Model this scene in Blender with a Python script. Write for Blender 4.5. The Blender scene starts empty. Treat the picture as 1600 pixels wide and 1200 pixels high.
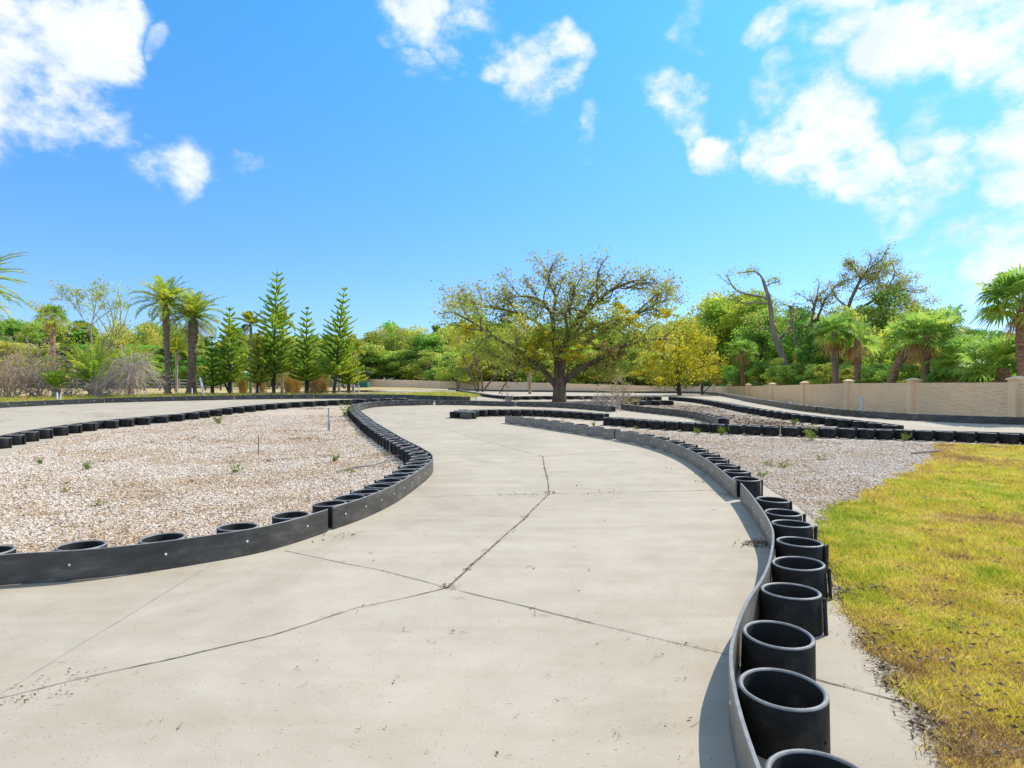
import bpy, bmesh, math, random
import numpy as np
from mathutils import Vector

RNG = np.random.default_rng(7)
random.seed(7)
C = bpy.context.scene.collection
F_PX, EYE = 950.0, 1.7          # focal length in photo pixels (1600 wide), eye height in metres
PI = math.pi

# ------------------------------------------------------------------ terrain
_yk = [-40, 8, 11, 17, 20, 25, 30, 35, 50, 100, 150, 5000]
_zk = [0, 0, .06, .22, .30, .40, .48, .54, .58, .58, .60, .60]
_lk = [-40, 22, 30, 36, 42, 60, 150, 5000]
_lz = [0, 0, .18, .30, .42, .42, .42, .42]
_g = np.arange(-40, 400, .25)
def _smooth(a):
    k = np.ones(13) / 13
    return np.convolve(np.pad(a, 6, mode='edge'), k, 'valid')
_zr = _smooth(np.interp(_g, _yk, _zk)); _zl = _smooth(np.interp(_g, _lk, _lz))
def zt(X, Y):
    X = np.asarray(X, float); Y = np.asarray(Y, float)
    t = np.clip((-X / np.maximum(Y, 1.0)) / .2, 0, 1); w = t * t * (3 - 2 * t)
    return np.interp(Y, _g, _zr) + w * np.interp(Y, _g, _zl)

_D = np.concatenate([np.arange(1.2, 60, .02), np.arange(60, 400, .2)])
def px(x, y):
    """ground point seen at a photo pixel"""
    X = (x - 800) / F_PX * _D; Z = EYE + (600 - y) / F_PX * _D
    below = np.nonzero(Z <= zt(X, _D))[0]
    i = below[0] if len(below) else len(_D) - 1
    return (float(X[i]), float(_D[i]))
def at(x, y, D):
    return np.array([(x - 800) / F_PX * D, D, EYE + (600 - y) / F_PX * D])
def gx(x, D):
    X = (x - 800) / F_PX * D
    return np.array([X, D, float(zt(X, D))])
def pts(lst):
    return [px(*p) if len(p) == 2 else (p[1], p[2]) for p in lst]      # ('w', X, Y) is a world point

# ------------------------------------------------------------------ mesh builder
class MB:
    def __init__(s):
        s.v, s.q, s.t, s.qm, s.tm, s.n = [], [], [], [], [], 0
    def add(s, v, q=None, t=None, m=0):
        v = np.asarray(v, np.float32).reshape(-1, 3)
        if q is not None and len(q):
            q = np.asarray(q, np.int32).reshape(-1, 4); s.q.append(q + s.n)
            s.qm.append(np.broadcast_to(np.asarray(m, np.int32), (len(q),)))
        if t is not None and len(t):
            t = np.asarray(t, np.int32).reshape(-1, 3); s.t.append(t + s.n)
            s.tm.append(np.broadcast_to(np.asarray(m, np.int32), (len(t),)))
        s.v.append(v); s.n += len(v)
    def build(s, name, mats, parent=None, smooth=False, loc=None):
        v = np.concatenate(s.v)
        if loc is not None: v = v - np.asarray(loc, np.float32)
        q = np.concatenate(s.q) if s.q else np.zeros((0, 4), np.int32)
        t = np.concatenate(s.t) if s.t else np.zeros((0, 3), np.int32)
        mi = np.concatenate(s.qm + s.tm) if (s.qm or s.tm) else np.zeros(0, np.int32)
        me = bpy.data.meshes.new(name)
        me.vertices.add(len(v)); me.vertices.foreach_set('co', v.ravel())
        loops = np.concatenate([q.ravel(), t.ravel()])
        me.loops.add(len(loops)); me.loops.foreach_set('vertex_index', loops)
        nf = len(q) + len(t); me.polygons.add(nf)
        st = np.concatenate([np.arange(len(q)) * 4, len(q) * 4 + np.arange(len(t)) * 3])
        me.polygons.foreach_set('loop_start', st.astype(np.int32))
        me.polygons.foreach_set('material_index', mi.astype(np.int32))
        me.polygons.foreach_set('use_smooth', np.full(nf, smooth))
        for m in (mats if isinstance(mats, (list, tuple)) else [mats]): me.materials.append(m)
        me.update(calc_edges=True)
        o = bpy.data.objects.new(name, me); C.objects.link(o)
        if parent is not None: o.parent = parent
        if loc is not None: o.location = [float(c) for c in loc]
        return o

def tag(o, label=None, cat=None, group=None, kind=None):
    if label: o['label'] = label
    if cat: o['category'] = cat
    if group: o['group'] = group
    if kind: o['kind'] = kind
    return o
def thing(name, label, cat, loc=(0, 0, 0), group=None, rz=0):
    o = bpy.data.objects.new(name, None); C.objects.link(o)
    o.location = [float(c) for c in loc]; o.rotation_euler = (0, 0, rz); o.empty_display_size = .2
    return tag(o, label, cat, group)
def dup(root, loc, rz=0, s=1.0, label=None, group=None):
    r = root.copy(); C.objects.link(r); r.location = [float(c) for c in loc]; r.rotation_euler = (0, 0, rz)
    r.scale = (s, s, s) if not isinstance(s, tuple) else s
    if label: r['label'] = label
    if group: r['group'] = group
    for ch in root.children:
        c = ch.copy(); C.objects.link(c); c.parent = r
        for g in ch.children:
            d = g.copy(); C.objects.link(d); d.parent = c
    return r

# ------------------------------------------------------------------ shapes
def tube(mb, P, R, sides=6, m=0, cap=True):
    P = np.asarray(P, float); n = len(P)
    R = np.broadcast_to(np.asarray(R, float), (n,))
    T = np.gradient(P, axis=0); T /= np.linalg.norm(T, axis=1)[:, None] + 1e-9
    u = np.cross(T[0], [0, 0, 1.0]) if abs(T[0][2]) < .9 else np.cross(T[0], [1.0, 0, 0])
    u /= np.linalg.norm(u); V = []
    a = np.arange(sides) / sides * 2 * PI
    for i in range(n):
        u = u - T[i] * np.dot(u, T[i]); u /= np.linalg.norm(u) + 1e-9
        w = np.cross(T[i], u)
        V.append(P[i] + R[i] * (np.cos(a)[:, None] * u + np.sin(a)[:, None] * w))
    V = np.concatenate(V); q = []
    for i in range(n - 1):
        for k in range(sides):
            b = i * sides; k2 = (k + 1) % sides
            q.append((b + k, b + k2, b + sides + k2, b + sides + k))
    t = []
    if cap:
        V = np.concatenate([V, P[-1:], P[:1]]); e = (n - 1) * sides; c = n * sides
        t = [(e + k, e + (k + 1) % sides, c) for k in range(sides)] + [((k + 1) % sides, k, c + 1) for k in range(sides)]
    mb.add(V, q, t, m)
def box(mb, c, s, m=0, rz=0, taper=1.0):
    x, y, z = np.array(s) / 2
    v = np.array([(-x, -y, -z), (x, -y, -z), (x, y, -z), (-x, y, -z), (-x * taper, -y * taper, z), (x * taper, -y * taper, z), (x * taper, y * taper, z), (-x * taper, y * taper, z)])
    ca, sa = math.cos(rz), math.sin(rz)
    v = np.stack([v[:, 0] * ca - v[:, 1] * sa, v[:, 0] * sa + v[:, 1] * ca, v[:, 2]], 1) + np.asarray(c)
    mb.add(v, [(0, 3, 2, 1), (4, 5, 6, 7), (0, 1, 5, 4), (1, 2, 6, 5), (2, 3, 7, 6), (3, 0, 4, 7)], m=m)
def lathe(mb, prof, seg=32, m=0, ms=None, c=(0, 0, 0)):
    prof = np.asarray(prof, float); n = len(prof); a = np.arange(seg) / seg * 2 * PI
    V = np.concatenate([np.stack([r * np.cos(a), r * np.sin(a), np.full(seg, z)], 1) for r, z in prof]) + np.asarray(c)
    for i in range(n - 1):
        pass
    q, mm = [], []
    for i in range(n - 1):
        for k in range(seg):
            k2 = (k + 1) % seg
            q.append((i * seg + k, i * seg + k2, (i + 1) * seg + k2, (i + 1) * seg + k)); mm.append(ms[i] if ms else m)
    mb.add(V, q, m=np.array(mm))
def unit(v):
    return v / (np.linalg.norm(v, axis=-1, keepdims=True) + 1e-9)
def leaves(mb, P, size, m=0, aspect=.5, flat=0.0, rng=RNG):
    """rhombic leaf faces at the points P"""
    P = np.asarray(P, float); n = len(P)
    if n == 0: return
    a = unit(rng.normal(size=(n, 3)) * [1, 1, 1 - flat]); b = unit(np.cross(a, rng.normal(size=(n, 3))))
    s = (size * rng.uniform(.6, 1.4, n))[:, None]
    k = np.cross(a, b) * s * .15
    V = np.stack([P - a * s * .5, P + b * s * .5 * aspect + k, P + a * s * .5, P - b * s * .5 * aspect + k], 1).reshape(-1, 3)
    mb.add(V, np.arange(4 * n).reshape(-1, 4), m=m)
def cloudpts(c, rad, n, rng=RNG, shell=.55):
    d = unit(rng.normal(size=(n, 3))); r = rng.uniform(shell, 1, n) ** .7
    return np.asarray(c) + d * r[:, None] * np.asarray(rad)

# ------------------------------------------------------------------ materials
def nn(nt, typ, **kw):
    n = nt.nodes.new(typ)
    for k, v in kw.items():
        if k.startswith('i_'):
            n.inputs[k[2:].replace('_', ' ')].default_value = v
        else: setattr(n, k, v)
    return n
def ramp(nt, stops):
    r = nt.nodes.new('ShaderNodeValToRGB'); e = r.color_ramp.elements
    while len(e) < len(stops): e.new(.5)
    for i, (p, c) in enumerate(stops): e[i].position = p; e[i].color = (*c, 1)
    return r
def material(name, stops, scale=5, detail=6, rough=.8, bump=0, bscale=None, spec=.3, transl=0, vary=0, coord='Object', extra=None, stretch=None, rough_n=.6):
    m = bpy.data.materials.new(name); m.use_nodes = True; nt = m.node_tree; L = nt.links
    p = nt.nodes['Principled BSDF']; out = nt.nodes['Material Output']
    p.inputs['Roughness'].default_value = rough; p.inputs['Specular IOR Level'].default_value = spec
    tc = nn(nt, 'ShaderNodeTexCoord'); src = tc.outputs[coord]
    if stretch:
        mp = nn(nt, 'ShaderNodeMapping'); mp.inputs['Scale'].default_value = stretch; L.new(src, mp.inputs[0]); src = mp.outputs[0]
    no = nn(nt, 'ShaderNodeTexNoise', i_Scale=scale, i_Detail=detail, i_Roughness=rough_n); L.new(src, no.inputs['Vector'])
    r = ramp(nt, stops); L.new(no.outputs['Fac'], r.inputs[0]); col = r.outputs[0]
    if extra: col = extra(nt, src, col)
    if vary:
        oi = nn(nt, 'ShaderNodeObjectInfo'); hs = nn(nt, 'ShaderNodeHueSaturation')
        mr = nn(nt, 'ShaderNodeMapRange'); mr.inputs[3].default_value = .5 - vary * .06; mr.inputs[4].default_value = .5 + vary * .04
        L.new(oi.outputs['Random'], mr.inputs[0]); L.new(mr.outputs[0], hs.inputs['Hue'])
        mv = nn(nt, 'ShaderNodeMath', operation='MULTIPLY_ADD'); mv.inputs[1].default_value = vary * .7; mv.inputs[2].default_value = 1 - vary * .35
        w = nn(nt, 'ShaderNodeTexWhiteNoise', noise_dimensions='1D'); L.new(oi.outputs['Random'], w.inputs['W'])
        L.new(w.outputs['Value'], mv.inputs[0]); L.new(mv.outputs[0], hs.inputs['Value']); L.new(col, hs.inputs['Color']); col = hs.outputs[0]
    L.new(col, p.inputs['Base Color'])
    if bump:
        b = nn(nt, 'ShaderNodeBump', i_Strength=bump, i_Distance=.02)
        n2 = nn(nt, 'ShaderNodeTexNoise', i_Scale=bscale or scale * 6, i_Detail=5.0); L.new(src, n2.inputs['Vector'])
        L.new(n2.outputs['Fac'], b.inputs['Height']); L.new(b.outputs[0], p.inputs['Normal'])
    if transl:
        tr = nn(nt, 'ShaderNodeBsdfTranslucent'); L.new(col, tr.inputs[0])
        mx = nn(nt, 'ShaderNodeMixShader'); mx.inputs[0].default_value = transl
        L.new(p.outputs[0], mx.inputs[1]); L.new(tr.outputs[0], mx.inputs[2]); L.new(mx.outputs[0], out.inputs[0])
    return m
def mixrgb(nt, fac, a, b, mode='MIX'):
    m = nn(nt, 'ShaderNodeMix', data_type='RGBA', blend_type=mode); L = nt.links
    for s, k in ((fac, 0), (a, 6), (b, 7)):
        if hasattr(s, 'links'): L.new(s, m.inputs[k])
        else: m.inputs[k].default_value = s if k == 0 else (*s, 1)
    return m.outputs[2]

def concrete_extra(nt, src, col):
    L = nt.links
    n = nn(nt, 'ShaderNodeTexNoise', i_Scale=.35, i_Detail=7.0, i_Roughness=.65, i_Distortion=1.2); L.new(src, n.inputs['Vector'])
    r = ramp(nt, [(.36, (.87, .865, .84)), (.55, (1, 1, 1)), (.75, (1.0, .97, .92))]); L.new(n.outputs['Fac'], r.inputs[0])
    c = mixrgb(nt, 1.0, col, r.outputs[0], 'MULTIPLY')
    mp = nn(nt, 'ShaderNodeMapping'); mp.inputs['Scale'].default_value = (.25, 2.2, 1); mp.inputs['Rotation'].default_value = (0, 0, .5); L.new(src, mp.inputs[0])
    n3 = nn(nt, 'ShaderNodeTexNoise', i_Scale=1.3, i_Detail=6.0, i_Distortion=.8); L.new(mp.outputs[0], n3.inputs['Vector'])
    r3 = ramp(nt, [(.35, (.93, .92, .895)), (.6, (1, 1, 1))]); L.new(n3.outputs['Fac'], r3.inputs[0])
    c = mixrgb(nt, 1.0, c, r3.outputs[0], 'MULTIPLY')
    v = nn(nt, 'ShaderNodeTexNoise', i_Scale=60.0, i_Detail=2.0); L.new(src, v.inputs['Vector'])
    r2 = ramp(nt, [(.27, (.45, .4, .33)), (.33, (1, 1, 1))]); L.new(v.outputs['Fac'], r2.inputs[0])
    return mixrgb(nt, .8, c, r2.outputs[0], 'MULTIPLY')
def gravel_extra(nt, src, col):
    L = nt.links
    v = nn(nt, 'ShaderNodeTexVoronoi', i_Scale=26.0); L.new(src, v.inputs['Vector'])
    s = nn(nt, 'ShaderNodeSeparateColor'); L.new(v.outputs['Color'], s.inputs[0])
    r = ramp(nt, [(0, (.26, .17, .10)), (.12, (.44, .33, .22)), (.3, (.56, .47, .38)), (.7, (.66, .58, .50)), (.9, (.54, .44, .35))]); L.new(s.outputs[0], r.inputs[0])
    rd = ramp(nt, [(.0, (1, 1, 1)), (.42, (.95, .95, .95)), (.75, (.6, .5, .42))]); L.new(v.outputs['Distance'], rd.inputs[0])
    c = mixrgb(nt, .8, r.outputs[0], rd.outputs[0], 'MULTIPLY')
    return mixrgb(nt, 1.0, c, col, 'MULTIPLY')
def wall_extra(nt, src, col):
    return col

M = {}
M['concrete'] = material('concrete', [(.3, (.415, .356, .276)), (.7, (.47, .408, .325))], 2.5, 8, .85, .12, 90, extra=concrete_extra, spec=.25)
M['joint'] = material('joint_dirt', [(.35, (.05, .04, .03)), (.52, (.15, .12, .09)), (.68, (.33, .28, .21))], 11, rough=.95)
M['jointfaint'] = material('joint_faint', [(.4, (.34, .31, .26)), (.6, (.5, .46, .4))], 7, rough=.95)
M['gravel'] = material('gravel', [(.32, (.80, .66, .50)), (.48, (1, .97, .94)), (.7, (1.05, 1.03, 1.0))], .9, 8, .9, .6, 60, extra=gravel_extra)
M['mulch'] = material('mulch_soil', [(.3, (.10, .07, .05)), (.5, (.26, .20, .15)), (.7, (.45, .38, .31))], 3.5, 10, .95, .8, 40)
M['field'] = material('dry_field', [(.3, (.26, .26, .05)), (.45, (.42, .31, .13)), (.7, (.50, .37, .18))], .12, 10, .95, .5, 8)
M['verge'] = material('green_verge', [(.3, (.18, .24, .03)), (.6, (.34, .36, .06)), (.8, (.42, .36, .14))], .7, 8, .95, .5, 12)
M['lawnbase'] = material('lawn_soil', [(.3, (.24, .20, .03)), (.45, (.40, .29, .07)), (.6, (.46, .32, .12)), (.75, (.28, .24, .035))], 1.1, 10, .95, .7, 50)
M['plastic'] = material('black_plastic', [(.3, (.007, .0064, .0056)), (.56, (.016, .0148, .0128)), (.72, (.05, .045, .037)), (.85, (.10, .088, .072))], 5, 10, .55, .12, 120, spec=.18)
M['rim'] = material('scuffed_rim', [(.3, (.15, .148, .145)), (.7, (.28, .275, .265))], 14, 6, .5, .1, 120, spec=.35)
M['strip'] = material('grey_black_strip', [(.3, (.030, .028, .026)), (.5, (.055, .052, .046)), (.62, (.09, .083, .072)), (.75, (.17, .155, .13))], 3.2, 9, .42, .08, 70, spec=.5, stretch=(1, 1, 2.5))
M['stripgrey'] = material('pale_grey_strip', [(.3, (.13, .12, .10)), (.5, (.19, .175, .15)), (.7, (.26, .24, .205))], 3.2, 9, .45, .08, 70, spec=.5, stretch=(1, 1, 2.5))  # paler grey variant of the strip, for the right-hand barrier faces
M['bolt'] = material('bolt_metal', [(.3, (.7, .7, .68)), (.7, (.85, .85, .83))], 10, rough=.4)
M['rod'] = material('black_rod', [(.3, (.012, .012, .012)), (.7, (.04, .035, .03))], 30, rough=.6)
M['hole'] = material('bolt_hole', [(.3, (.002, .002, .002)), (.7, (.004, .004, .004))], 5, rough=.9)
M['wood'] = material('bark', [(.3, (.10, .066, .042)), (.55, (.20, .14, .095)), (.75, (.30, .22, .16))], 3, 8, .9, .8, 14, stretch=(1, 1, .35))
M['darkwood'] = material('dark_bark', [(.3, (.045, .035, .028)), (.7, (.12, .09, .07))], 3, 8, .9, .8, 14, stretch=(1, 1, .35))
M['greywood'] = material('grey_dead_wood', [(.3, (.20, .165, .135)), (.7, (.40, .34, .29))], 2, 8, .9, .6, 14, stretch=(1, 1, .3))
M['twig'] = material('dry_twigs', [(.3, (.34, .25, .20)), (.7, (.62, .52, .44))], 2, 4, .9)
M['palmtrunk'] = material('palm_trunk', [(.3, (.11, .075, .05)), (.5, (.22, .16, .12)), (.7, (.36, .28, .22))], 5, 8, .95, 1.0, 18, stretch=(1, 1, 2.2))
M['redtrunk'] = material('red_palm_trunk', [(.3, (.12, .06, .035)), (.5, (.27, .15, .09)), (.7, (.40, .27, .18))], 5, 8, .95, 1.0, 18, stretch=(1, 1, 2.2))
M['smoothtrunk'] = material('smooth_palm_trunk', [(.3, (.26, .22, .18)), (.7, (.42, .37, .31))], 3, 6, .85, .3, 10, stretch=(1, 1, 3))
def fol(n, a, b, c, s=.8, tr=.38, vary=0, k=1.9):
    g = lambda x: tuple(min(.8, v * k) for v in x)
    return material(n, [(.32, g(a)), (.5, g(b)), (.68, g(c))], s, 4, .55, transl=min(.6, tr + .14), vary=vary, spec=.2)
M['oakleaf'] = fol('oak_leaf', (.08, .115, .018), (.16, .185, .03), (.26, .22, .06), .6, .44, k=2.9)
M['oakyellow'] = fol('oak_yellow_leaf', (.22, .23, .018), (.36, .32, .022), (.44, .36, .03), .9, k=1.8)
M['oakbrown'] = fol('oak_brown_leaf', (.14, .115, .04), (.20, .165, .055), (.26, .20, .07), .9, .44, k=2.2)
M['pineneedle'] = fol('pine_needle', (.05, .11, .016), (.11, .18, .022), (.30, .30, .03), .45, .44, k=3.4)
M['pineyellow'] = fol('pine_yellow', (.16, .20, .02), (.30, .29, .03), (.44, .36, .04), .5, .35)
M['frond'] = fol('palm_frond', (.09, .16, .02), (.18, .24, .028), (.38, .33, .035), .8, .4, k=2.1)
M['youngfrond'] = fol('young_frond', (.14, .21, .02), (.26, .29, .03), (.40, .36, .035), .8, .4, k=1.5)
M['greyfrond'] = fol('old_frond', (.16, .13, .08), (.28, .23, .16), (.38, .32, .24), .8, .2)
M['fan'] = fol('fan_leaf', (.06, .13, .022), (.13, .21, .035), (.28, .31, .05), .8, .44, k=2.2)
M['deadfan'] = fol('dead_fan_leaf', (.20, .12, .05), (.32, .20, .09), (.42, .28, .13), 1.2, .25)
M['forest'] = fol('forest_leaf', (.07, .105, .02), (.145, .17, .03), (.26, .22, .06), .14, .42, vary=.8, k=3.2)
M['forestdark'] = fol('forest_dark_leaf', (.03, .07, .014), (.07, .13, .022), (.14, .18, .03), .16, .42, vary=.8, k=3.4)
M['bush'] = fol('bush_leaf', (.08, .15, .02), (.18, .25, .03), (.34, .33, .04), .4, .42, vary=.8, k=2.3)
M['weed'] = fol('weed_leaf', (.10, .19, .02), (.20, .28, .03), (.34, .34, .05), 6, .3, k=1.1)
M['drygrass'] = fol('dry_grass', (.28, .19, .07), (.42, .30, .12), (.52, .40, .18), 2, .25)
M['litter'] = material('leaf_litter', [(.3, (.10, .065, .04)), (.5, (.23, .15, .09)), (.7, (.42, .32, .23))], 9, 4, .9)
M['ochre'] = material('ochre_litter', [(.28, (.13, .075, .04)), (.45, (.30, .17, .08)), (.6, (.48, .31, .12)), (.75, (.42, .30, .2))], 2.2, 6, .9)
M['wallpanel'] = material('wall_panel', [(.3, (.80, .57, .36)), (.7, (.88, .66, .44))], 1.2, 8, .85)
M['wallcap'] = material('wall_post', [(.3, (.80, .58, .36)), (.7, (.86, .65, .42))], 1.5, 6, .85, .2, 30)
M['backwall'] = material('back_wall', [(.3, (.78, .58, .42)), (.7, (.84, .65, .48))], 1.2, 6, .85)
M['galv'] = material('grey_metal', [(.3, (.25, .28, .31)), (.7, (.40, .43, .46))], 9, 5, .45)
M['rust'] = material('rusty_metal', [(.3, (.16, .09, .06)), (.7, (.32, .20, .13))], 12, 5, .8)
M['white'] = material('white_paint', [(.3, (.72, .72, .70)), (.7, (.82, .82, .80))], 4, 4, .6)
M['bluepipe'] = material('blue_pipe', [(.3, (.22, .34, .46)), (.7, (.34, .46, .58))], 4, 4, .5)
M['greenpaint'] = material('green_paint', [(.3, (.02, .28, .07)), (.7, (.04, .36, .10))], 3, 4, .5)
M['tealpaint'] = material('teal_board', [(.3, (.02, .12, .11)), (.7, (.04, .18, .16))], 3, 4, .7)
M['roofdark'] = material('dark_roof', [(.3, (.03, .03, .032)), (.7, (.07, .07, .075))], 3, 4, .7)
M['glass'] = material('dark_glass', [(.3, (.02, .025, .03)), (.7, (.04, .045, .05))], 3, 2, .1, spec=.6)
M['tyre'] = material('tyre_rubber', [(.3, (.012, .012, .012)), (.7, (.025, .025, .025))], 8, 4, .85)
M['fencewood'] = material('dark_fence', [(.3, (.05, .04, .035)), (.7, (.12, .10, .085))], 4, 5, .85)
M['postwood'] = material('brown_post', [(.3, (.26, .17, .10)), (.7, (.42, .29, .19))], 4, 6, .85, .4, 20, stretch=(1, 1, .3))
M['tarp'] = material('black_tarp', [(.3, (.010, .010, .011)), (.7, (.03, .03, .032))], 4, 5, .6, .5, 12)

# wall panels: horizontal split-stone relief
def relief(m, sx, sz, strength):
    nt = m.node_tree; L = nt.links; p = nt.nodes['Principled BSDF']
    tc = nn(nt, 'ShaderNodeTexCoord'); mp = nn(nt, 'ShaderNodeMapping'); mp.inputs['Scale'].default_value = (sx, sx, sz)
    L.new(tc.outputs['Object'], mp.inputs[0])
    v = nn(nt, 'ShaderNodeTexNoise', i_Scale=1.0, i_Detail=5.0, i_Distortion=.6); L.new(mp.outputs[0], v.inputs['Vector'])
    b = nn(nt, 'ShaderNodeBump', i_Strength=strength, i_Distance=.08); L.new(v.outputs['Fac'], b.inputs['Height']); L.new(b.outputs[0], p.inputs['Normal'])
relief(M['wallpanel'], 3.0, 15, 1.0)
def pebble_mat(name, a, b):
    return material(name, [(.3, a), (.7, b)], 25, 3, .8)
PEB = [pebble_mat('pebble_white', (.61, .52, .435), (.75, .66, .565)), pebble_mat('pebble_tan', (.48, .35, .22), (.62, .47, .32)),
       pebble_mat('pebble_grey', (.42, .35, .28), (.54, .46, .38)), pebble_mat('pebble_brown', (.22, .15, .10), (.38, .26, .17))]
BLADE = [fol('grass_straw', (.44, .31, .06), (.60, .44, .09), (.66, .51, .14), 3, .35, k=1.3), fol('grass_olive', (.34, .30, .03), (.50, .43, .05), (.60, .49, .08), 3, .4, k=1.4),
         fol('grass_green', (.20, .28, .02), (.32, .36, .035), (.46, .43, .06), 3, .4, k=1.35), fol('grass_brown', (.26, .16, .07), (.38, .24, .11), (.46, .31, .15), 3, .2, k=1.2)]

# ------------------------------------------------------------------ setting: ground sheets
def structure(o, label, cat):
    return tag(o, label, cat, kind='structure')
GX = np.concatenate([[-3000, -1200, -500, -250, -120], np.arange(-75, 76, 3.0), [120, 250, 500, 1200, 3000]])
GY = np.concatenate([[-600, -60, -20, -10], np.arange(-6, 61, 1.0), np.arange(64, 161, 4.0), [200, 300, 500, 1000, 2000, 4000]])
def sheet(name, poly, off, mats, skirt=.12):
    bm = bmesh.new(); f = bm.faces.new([bm.verts.new((x, y, 0)) for x, y in poly])
    bmesh.ops.triangulate(bm, faces=bm.faces[:])
    xs = [p[0] for p in poly]; ys = [p[1] for p in poly]
    for y in GY:
        if min(ys) < y < max(ys): bmesh.ops.bisect_plane(bm, geom=bm.verts[:] + bm.edges[:] + bm.faces[:], plane_co=(0, y, 0), plane_no=(0, 1, 0))
    for x in GX:
        if min(xs) < x < max(xs): bmesh.ops.bisect_plane(bm, geom=bm.verts[:] + bm.edges[:] + bm.faces[:], plane_co=(x, 0, 0), plane_no=(1, 0, 0))
    for v in bm.verts: v.co.z = float(zt(v.co.x, v.co.y)) + off
    bmesh.ops.recalc_face_normals(bm, faces=bm.faces[:])
    if sum(f.normal.z for f in bm.faces) < 0: bmesh.ops.reverse_faces(bm, faces=bm.faces[:])
    ex = bmesh.ops.extrude_edge_only(bm, edges=[e for e in bm.edges if e.is_boundary])
    for v in ex['geom']:
        if isinstance(v, bmesh.types.BMVert): v.co.z -= skirt
    me = bpy.data.meshes.new(name); bm.to_mesh(me); bm.free()
    for m in mats: me.materials.append(m)
    o = bpy.data.objects.new(name, me); C.objects.link(o)
    return o
def chaikin(P, n=3):
    P = np.asarray(P, float)
    for _ in range(n):
        a = P[:-1] * .75 + P[1:] * .25; b = P[:-1] * .25 + P[1:] * .75
        P = np.concatenate([P[:1], np.stack([a, b], 1).reshape(-1, P.shape[1]), P[-1:]])
    return P
def resample(P, step):
    P = np.asarray(P, float); d = np.concatenate([[0], np.cumsum(np.linalg.norm(np.diff(P, axis=0), axis=1))])
    n = max(2, int(round(d[-1] / step)) + 1); s = np.linspace(0, d[-1], n)
    return np.stack([np.interp(s, d, P[:, k]) for k in range(P.shape[1])], 1)
def normals(P):
    T = np.gradient(P, axis=0); T /= np.linalg.norm(T, axis=1)[:, None] + 1e-9
    return np.stack([-T[:, 1], T[:, 0]], 1)                 # left-hand normal
def offset(P, d):
    P = resample(chaikin(P, 2), .35)
    return P + normals(P) * d

# barrier lines, traced on the ground (track side of the strip, or the pipe feet where the pipes face us)
A1 = pts([(-330, 958), (-180, 943), (0, 922), (64, 917), (125, 913), (187, 906), (251, 897), (315, 887), (400, 871), (460, 854), (512, 836)])
A2 = pts([(521, 832), (562, 818), (610, 795), (642, 774), (665, 755), (677, 742), (677, 733), (660, 722), (637, 708), (615, 694), (590, 677), (573, 662), (562, 652), (559, 646), (567, 641), (587, 637), (625, 635), (677, 634)])
A3 = pts([(681, 634), (740, 634.5), (804, 636)])
A4 = pts([(807, 636), (860, 637.5), (905, 640), (955, 645)])
G1 = pts([(-160, 752), (-60, 722), (9, 703.5), (50, 693), (93, 684), (141, 675.5), (194, 669.5), (243, 664), (296, 658.5)])
G2 = pts([(299, 658), (334, 653), (369, 648), (430, 641), (480, 637.3), (530, 634.6), (575, 632.8), (640, 631.5)])
E1 = pts([(789, 662.5), (837, 669), (887, 677), (959, 689)])
E2 = pts([(961.5, 689.5), (987, 694), (1025, 703), (1062, 717), (1087, 731), (1112, 750), (1149, 784)])
E3 = pts([(1156, 787), (1173, 808), (1188, 834), (1201, 860), (1208, 884), (1203, 928), (1190, 963), (1167, 1000), (1151, 1044), (1142, 1084), (1139, 1110), (1142, 1160), (1152, 1218), (1172, 1300), (1210, 1420)])
B1 = pts([(736, 655), (745, 652.5), (800, 651.5), (850, 652.5), (900, 656), (940, 659.5)])
B2 = pts([(938, 666), (962, 667.5), (1000, 671), (1050, 675), (1100, 677.5), (1140, 680.5), (1218, 684)])
B3 = pts([(1221, 684), (1300, 687), (1397, 689.5), (1470, 692), (1600, 697), (1750, 703)])
D1 = pts([(970, 641), (1005, 646), (1045, 650), (1080, 654.5), (1105, 661), (1122, 668)])
F1 = pts([(-200, 652), (0, 638.5), (80, 634.5), (163, 630.8)])
F2 = pts([(163.6, 630.8), (260, 628), (366, 625.6)])
F3 = pts([(366.6, 625.55), (430, 624.6), (490, 624.2)])
F4 = pts([(490.6, 624.2), (600, 624.2), (660, 625.8), (735, 627.2)])
R1 = pts([(700, 609.5), (850, 613), (1000, 615), (1095, 615.5), (1124, 619)])
R2 = pts([(1125, 619.2), (1150, 624), (1175, 630), (1212, 636.5), (1237, 641), (1274, 646)])
R3 = pts([(1276, 646.2), (1325, 652), (1400, 657.5), (1500, 662.5), (1600, 665.5), (1760, 669)])
H1 = pts([(712, 611.5), (735, 617), (762, 622.5), (798, 626)])
H2 = pts([(801, 626), (865, 625), (930, 625), (990, 627), (1040, 626)])
S3 = pts([(1043, 626), (1080, 629.5), (1100, 633), (1125, 638), (1162, 647), (1200, 653.5), (1250, 661.5), (1300, 668), (1350, 674.5), (1392, 681)])
T1 = pts([(966, 634), (1010, 635), (1058, 634)])

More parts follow.
